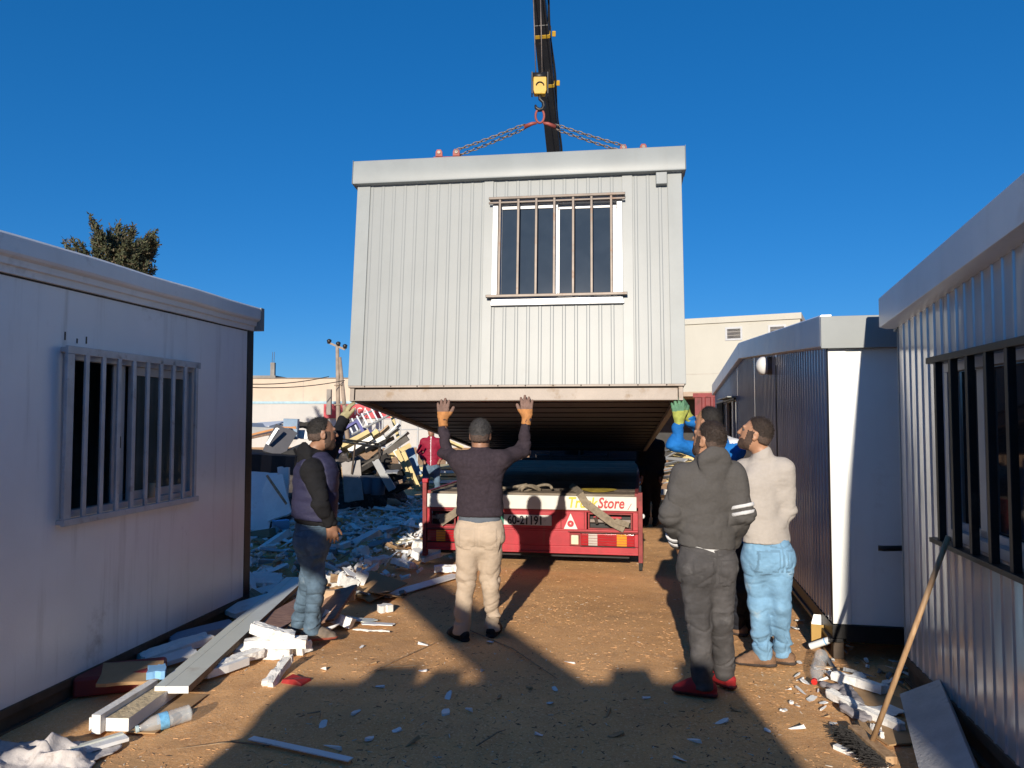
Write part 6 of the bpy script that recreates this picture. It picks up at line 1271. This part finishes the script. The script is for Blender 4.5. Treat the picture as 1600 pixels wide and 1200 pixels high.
for k in range(1100):
    u = rt.uniform(-L2, L2); v = rt.uniform(-.026, .026); a = Vector((0, 0, .01)) + hd_ * u + pd * v; b = a - pd * rt.uniform(.07, .11) + Vector((rt.gauss(0, .012), rt.gauss(0, .012), rt.uniform(-.03, .035))); bm.tube([a, b], [.0026, .0016], 3, cap=False)
tag(bm.build('bristles', M('black_bristle', (.018, .017, .018), .6), br), kind='stuff')
plank('foam_slab', 'large weathered grey foam slab leaning along the base of the right cabin', G(1498, 1250, .10), G(1442, 1082, .15), .23, .07, M('weathered_grey_foam', (.42, .415, .41), .9, 0, .12, 5, ((.2, .19, .18), .7, 5), bump=.7, bscale=40), 'foam', side=(-.55, -.1, .82))
block('foam_block', 'white foam bar in front of the dark gap under the cabins', 1342, 1066, .04, (.08, .32, .05), 36, foam_w, 'foam', (0, 8)); block('foam_block', 'long pale foam bar behind the broom handle', 1348, 1108, .04, (.06, .5, .04), 24, foam_w, 'foam', (2, 0))
block('sheet_offcut', 'bright white sheet offcut behind the broom handle', 1385, 1110, .02, (.2, .14, .006), 20, sheet_w, 'sheet'); block('foam_block', 'small white foam bit at the foot of the broom handle', 1374, 1142, .03, (.035, .11, .03), -10, foam_w, 'foam')
block('cardboard', 'flat brown cardboard in front of the dark gap right of the bottle', 1365, 1092, .01, (.3, .4, .008), 30, cardb, 'cardboard'); block('cardboard', 'larger brown cardboard piece by the broom head', 1395, 1142, .01, (.3, .3, .008), 10, cardb, 'cardboard')
plank('trim_strip', 'curved pale trim strip on the earth in front of the broom', G(1305, 1166, .012), G(1385, 1200, .012), .035, .02, foam_w, 'strip')
plank('metal_strip', 'grey metal strip running from the bottle towards the broom', G(1290, 1026, .03), G(1322, 1072, .02), .03, .012, sheet_g, 'strip'); plank('metal_strip', 'thin bright lath beside the grey metal strip', G(1288, 1048, .015), G(1318, 1072, .015), .015, .01, sheet_w, 'strip'); plank('metal_strip', 'thin lath lying across the grey metal strip', G(1270, 1040, .03), G(1312, 1044, .03), .015, .01, timber, 'strip')
gl = SDF(.0055); a0 = G(1324, 1074, .04)
for pts in (((1322, 1075), (1318, 1092), (1322, 1108), (1336, 1118)), ((1322, 1075), (1332, 1085), (1345, 1105), (1352, 1122)), ((1322, 1077), (1304, 1074), (1290, 1070))):
    for q0, q1 in zip(pts[:-1], pts[1:]): gl.cone(G(*q0, .04), G(*q1, .03), .036, .034, .015, 0, ((0, 0, 1), .6))
gl.build('rag', cloth('grey_rag', (.27, .25, .26), .95, .2, 10, 150), None, fold=.012, fscale=(16, 16, 16), seed=19); tag(bpy.data.objects['rag.001'], 'twisted grey rag lying on the earth behind the broom head', 'rag')
cx = empty('carton', G(1280, 1010, .0), (0, 0, -18), 'open brown carton standing by the front corner of the cabin behind', 'carton')
for b in ((-.055, -.04, .02, .055, -.037, .17), (-.055, .04, .02, .055, .043, .15), (-.055, -.037, .02, -.052, .04, .17), (.052, -.037, .02, .055, .04, .16)): bx('carton_side', M('ochre_card', (.42, .26, .07), .7), cx, b, bevel=0)
m = MB(); m.add([(-.05, .043, .15), (.03, .043, .15), (.02, .06, .22), (-.03, .06, .22)], [(0, 1, 2, 3)]); m.build('flap', sheet_w, cx)
tb_ = empty('sealant_tube', G(1266, 1010, .05), (8, 62, -28), 'white sealant tube with blue band lying left of the open carton', 'tube'); MB().tube([(0, 0, 0), (0, 0, .15)], .024, 14).build('tube_body', sheet_w, tb_, bevel=.002); MB().tube([(0, 0, .15), (0, 0, .21)], [.012, .005], 10).build('nozzle', foam_w, tb_); MB().tube([(0, 0, .115), (0, 0, .125)], .0245, 14, cap=False).build('tube_band', sky_b, tb_)
rt = random.Random(44)
for k in range(34):
    px = rt.uniform(1235, 1330); py = rt.uniform(970, 1110); g_ = G(px, py); o = place_scrap(g_.x, g_.y, .012, rt.choice(('chunk', 'strip', 'sheet')), (foam_w, sheet_w, cardb, sheet_g)[rt.choices((0, 1, 2, 3), (5, 3, 2, 1))[0]], 'small bit of litter on the earth along the front of the right hand cabins', 'bits of litter by the right hand cabins', rt.uniform(.10, .3), True)
for k in range(26):
    px = rt.uniform(1330, 1440); py = rt.uniform(1040, 1090); g_ = G(px, py); place_scrap(g_.x, g_.y + .1, .02, rt.choice(('chunk', 'strip', 'sheet')), (foam_w, sheet_g, cardb)[k % 3], 'small bit of litter on the earth along the front of the right hand cabins', 'bits of litter by the right hand cabins', rt.uniform(.2, .5))
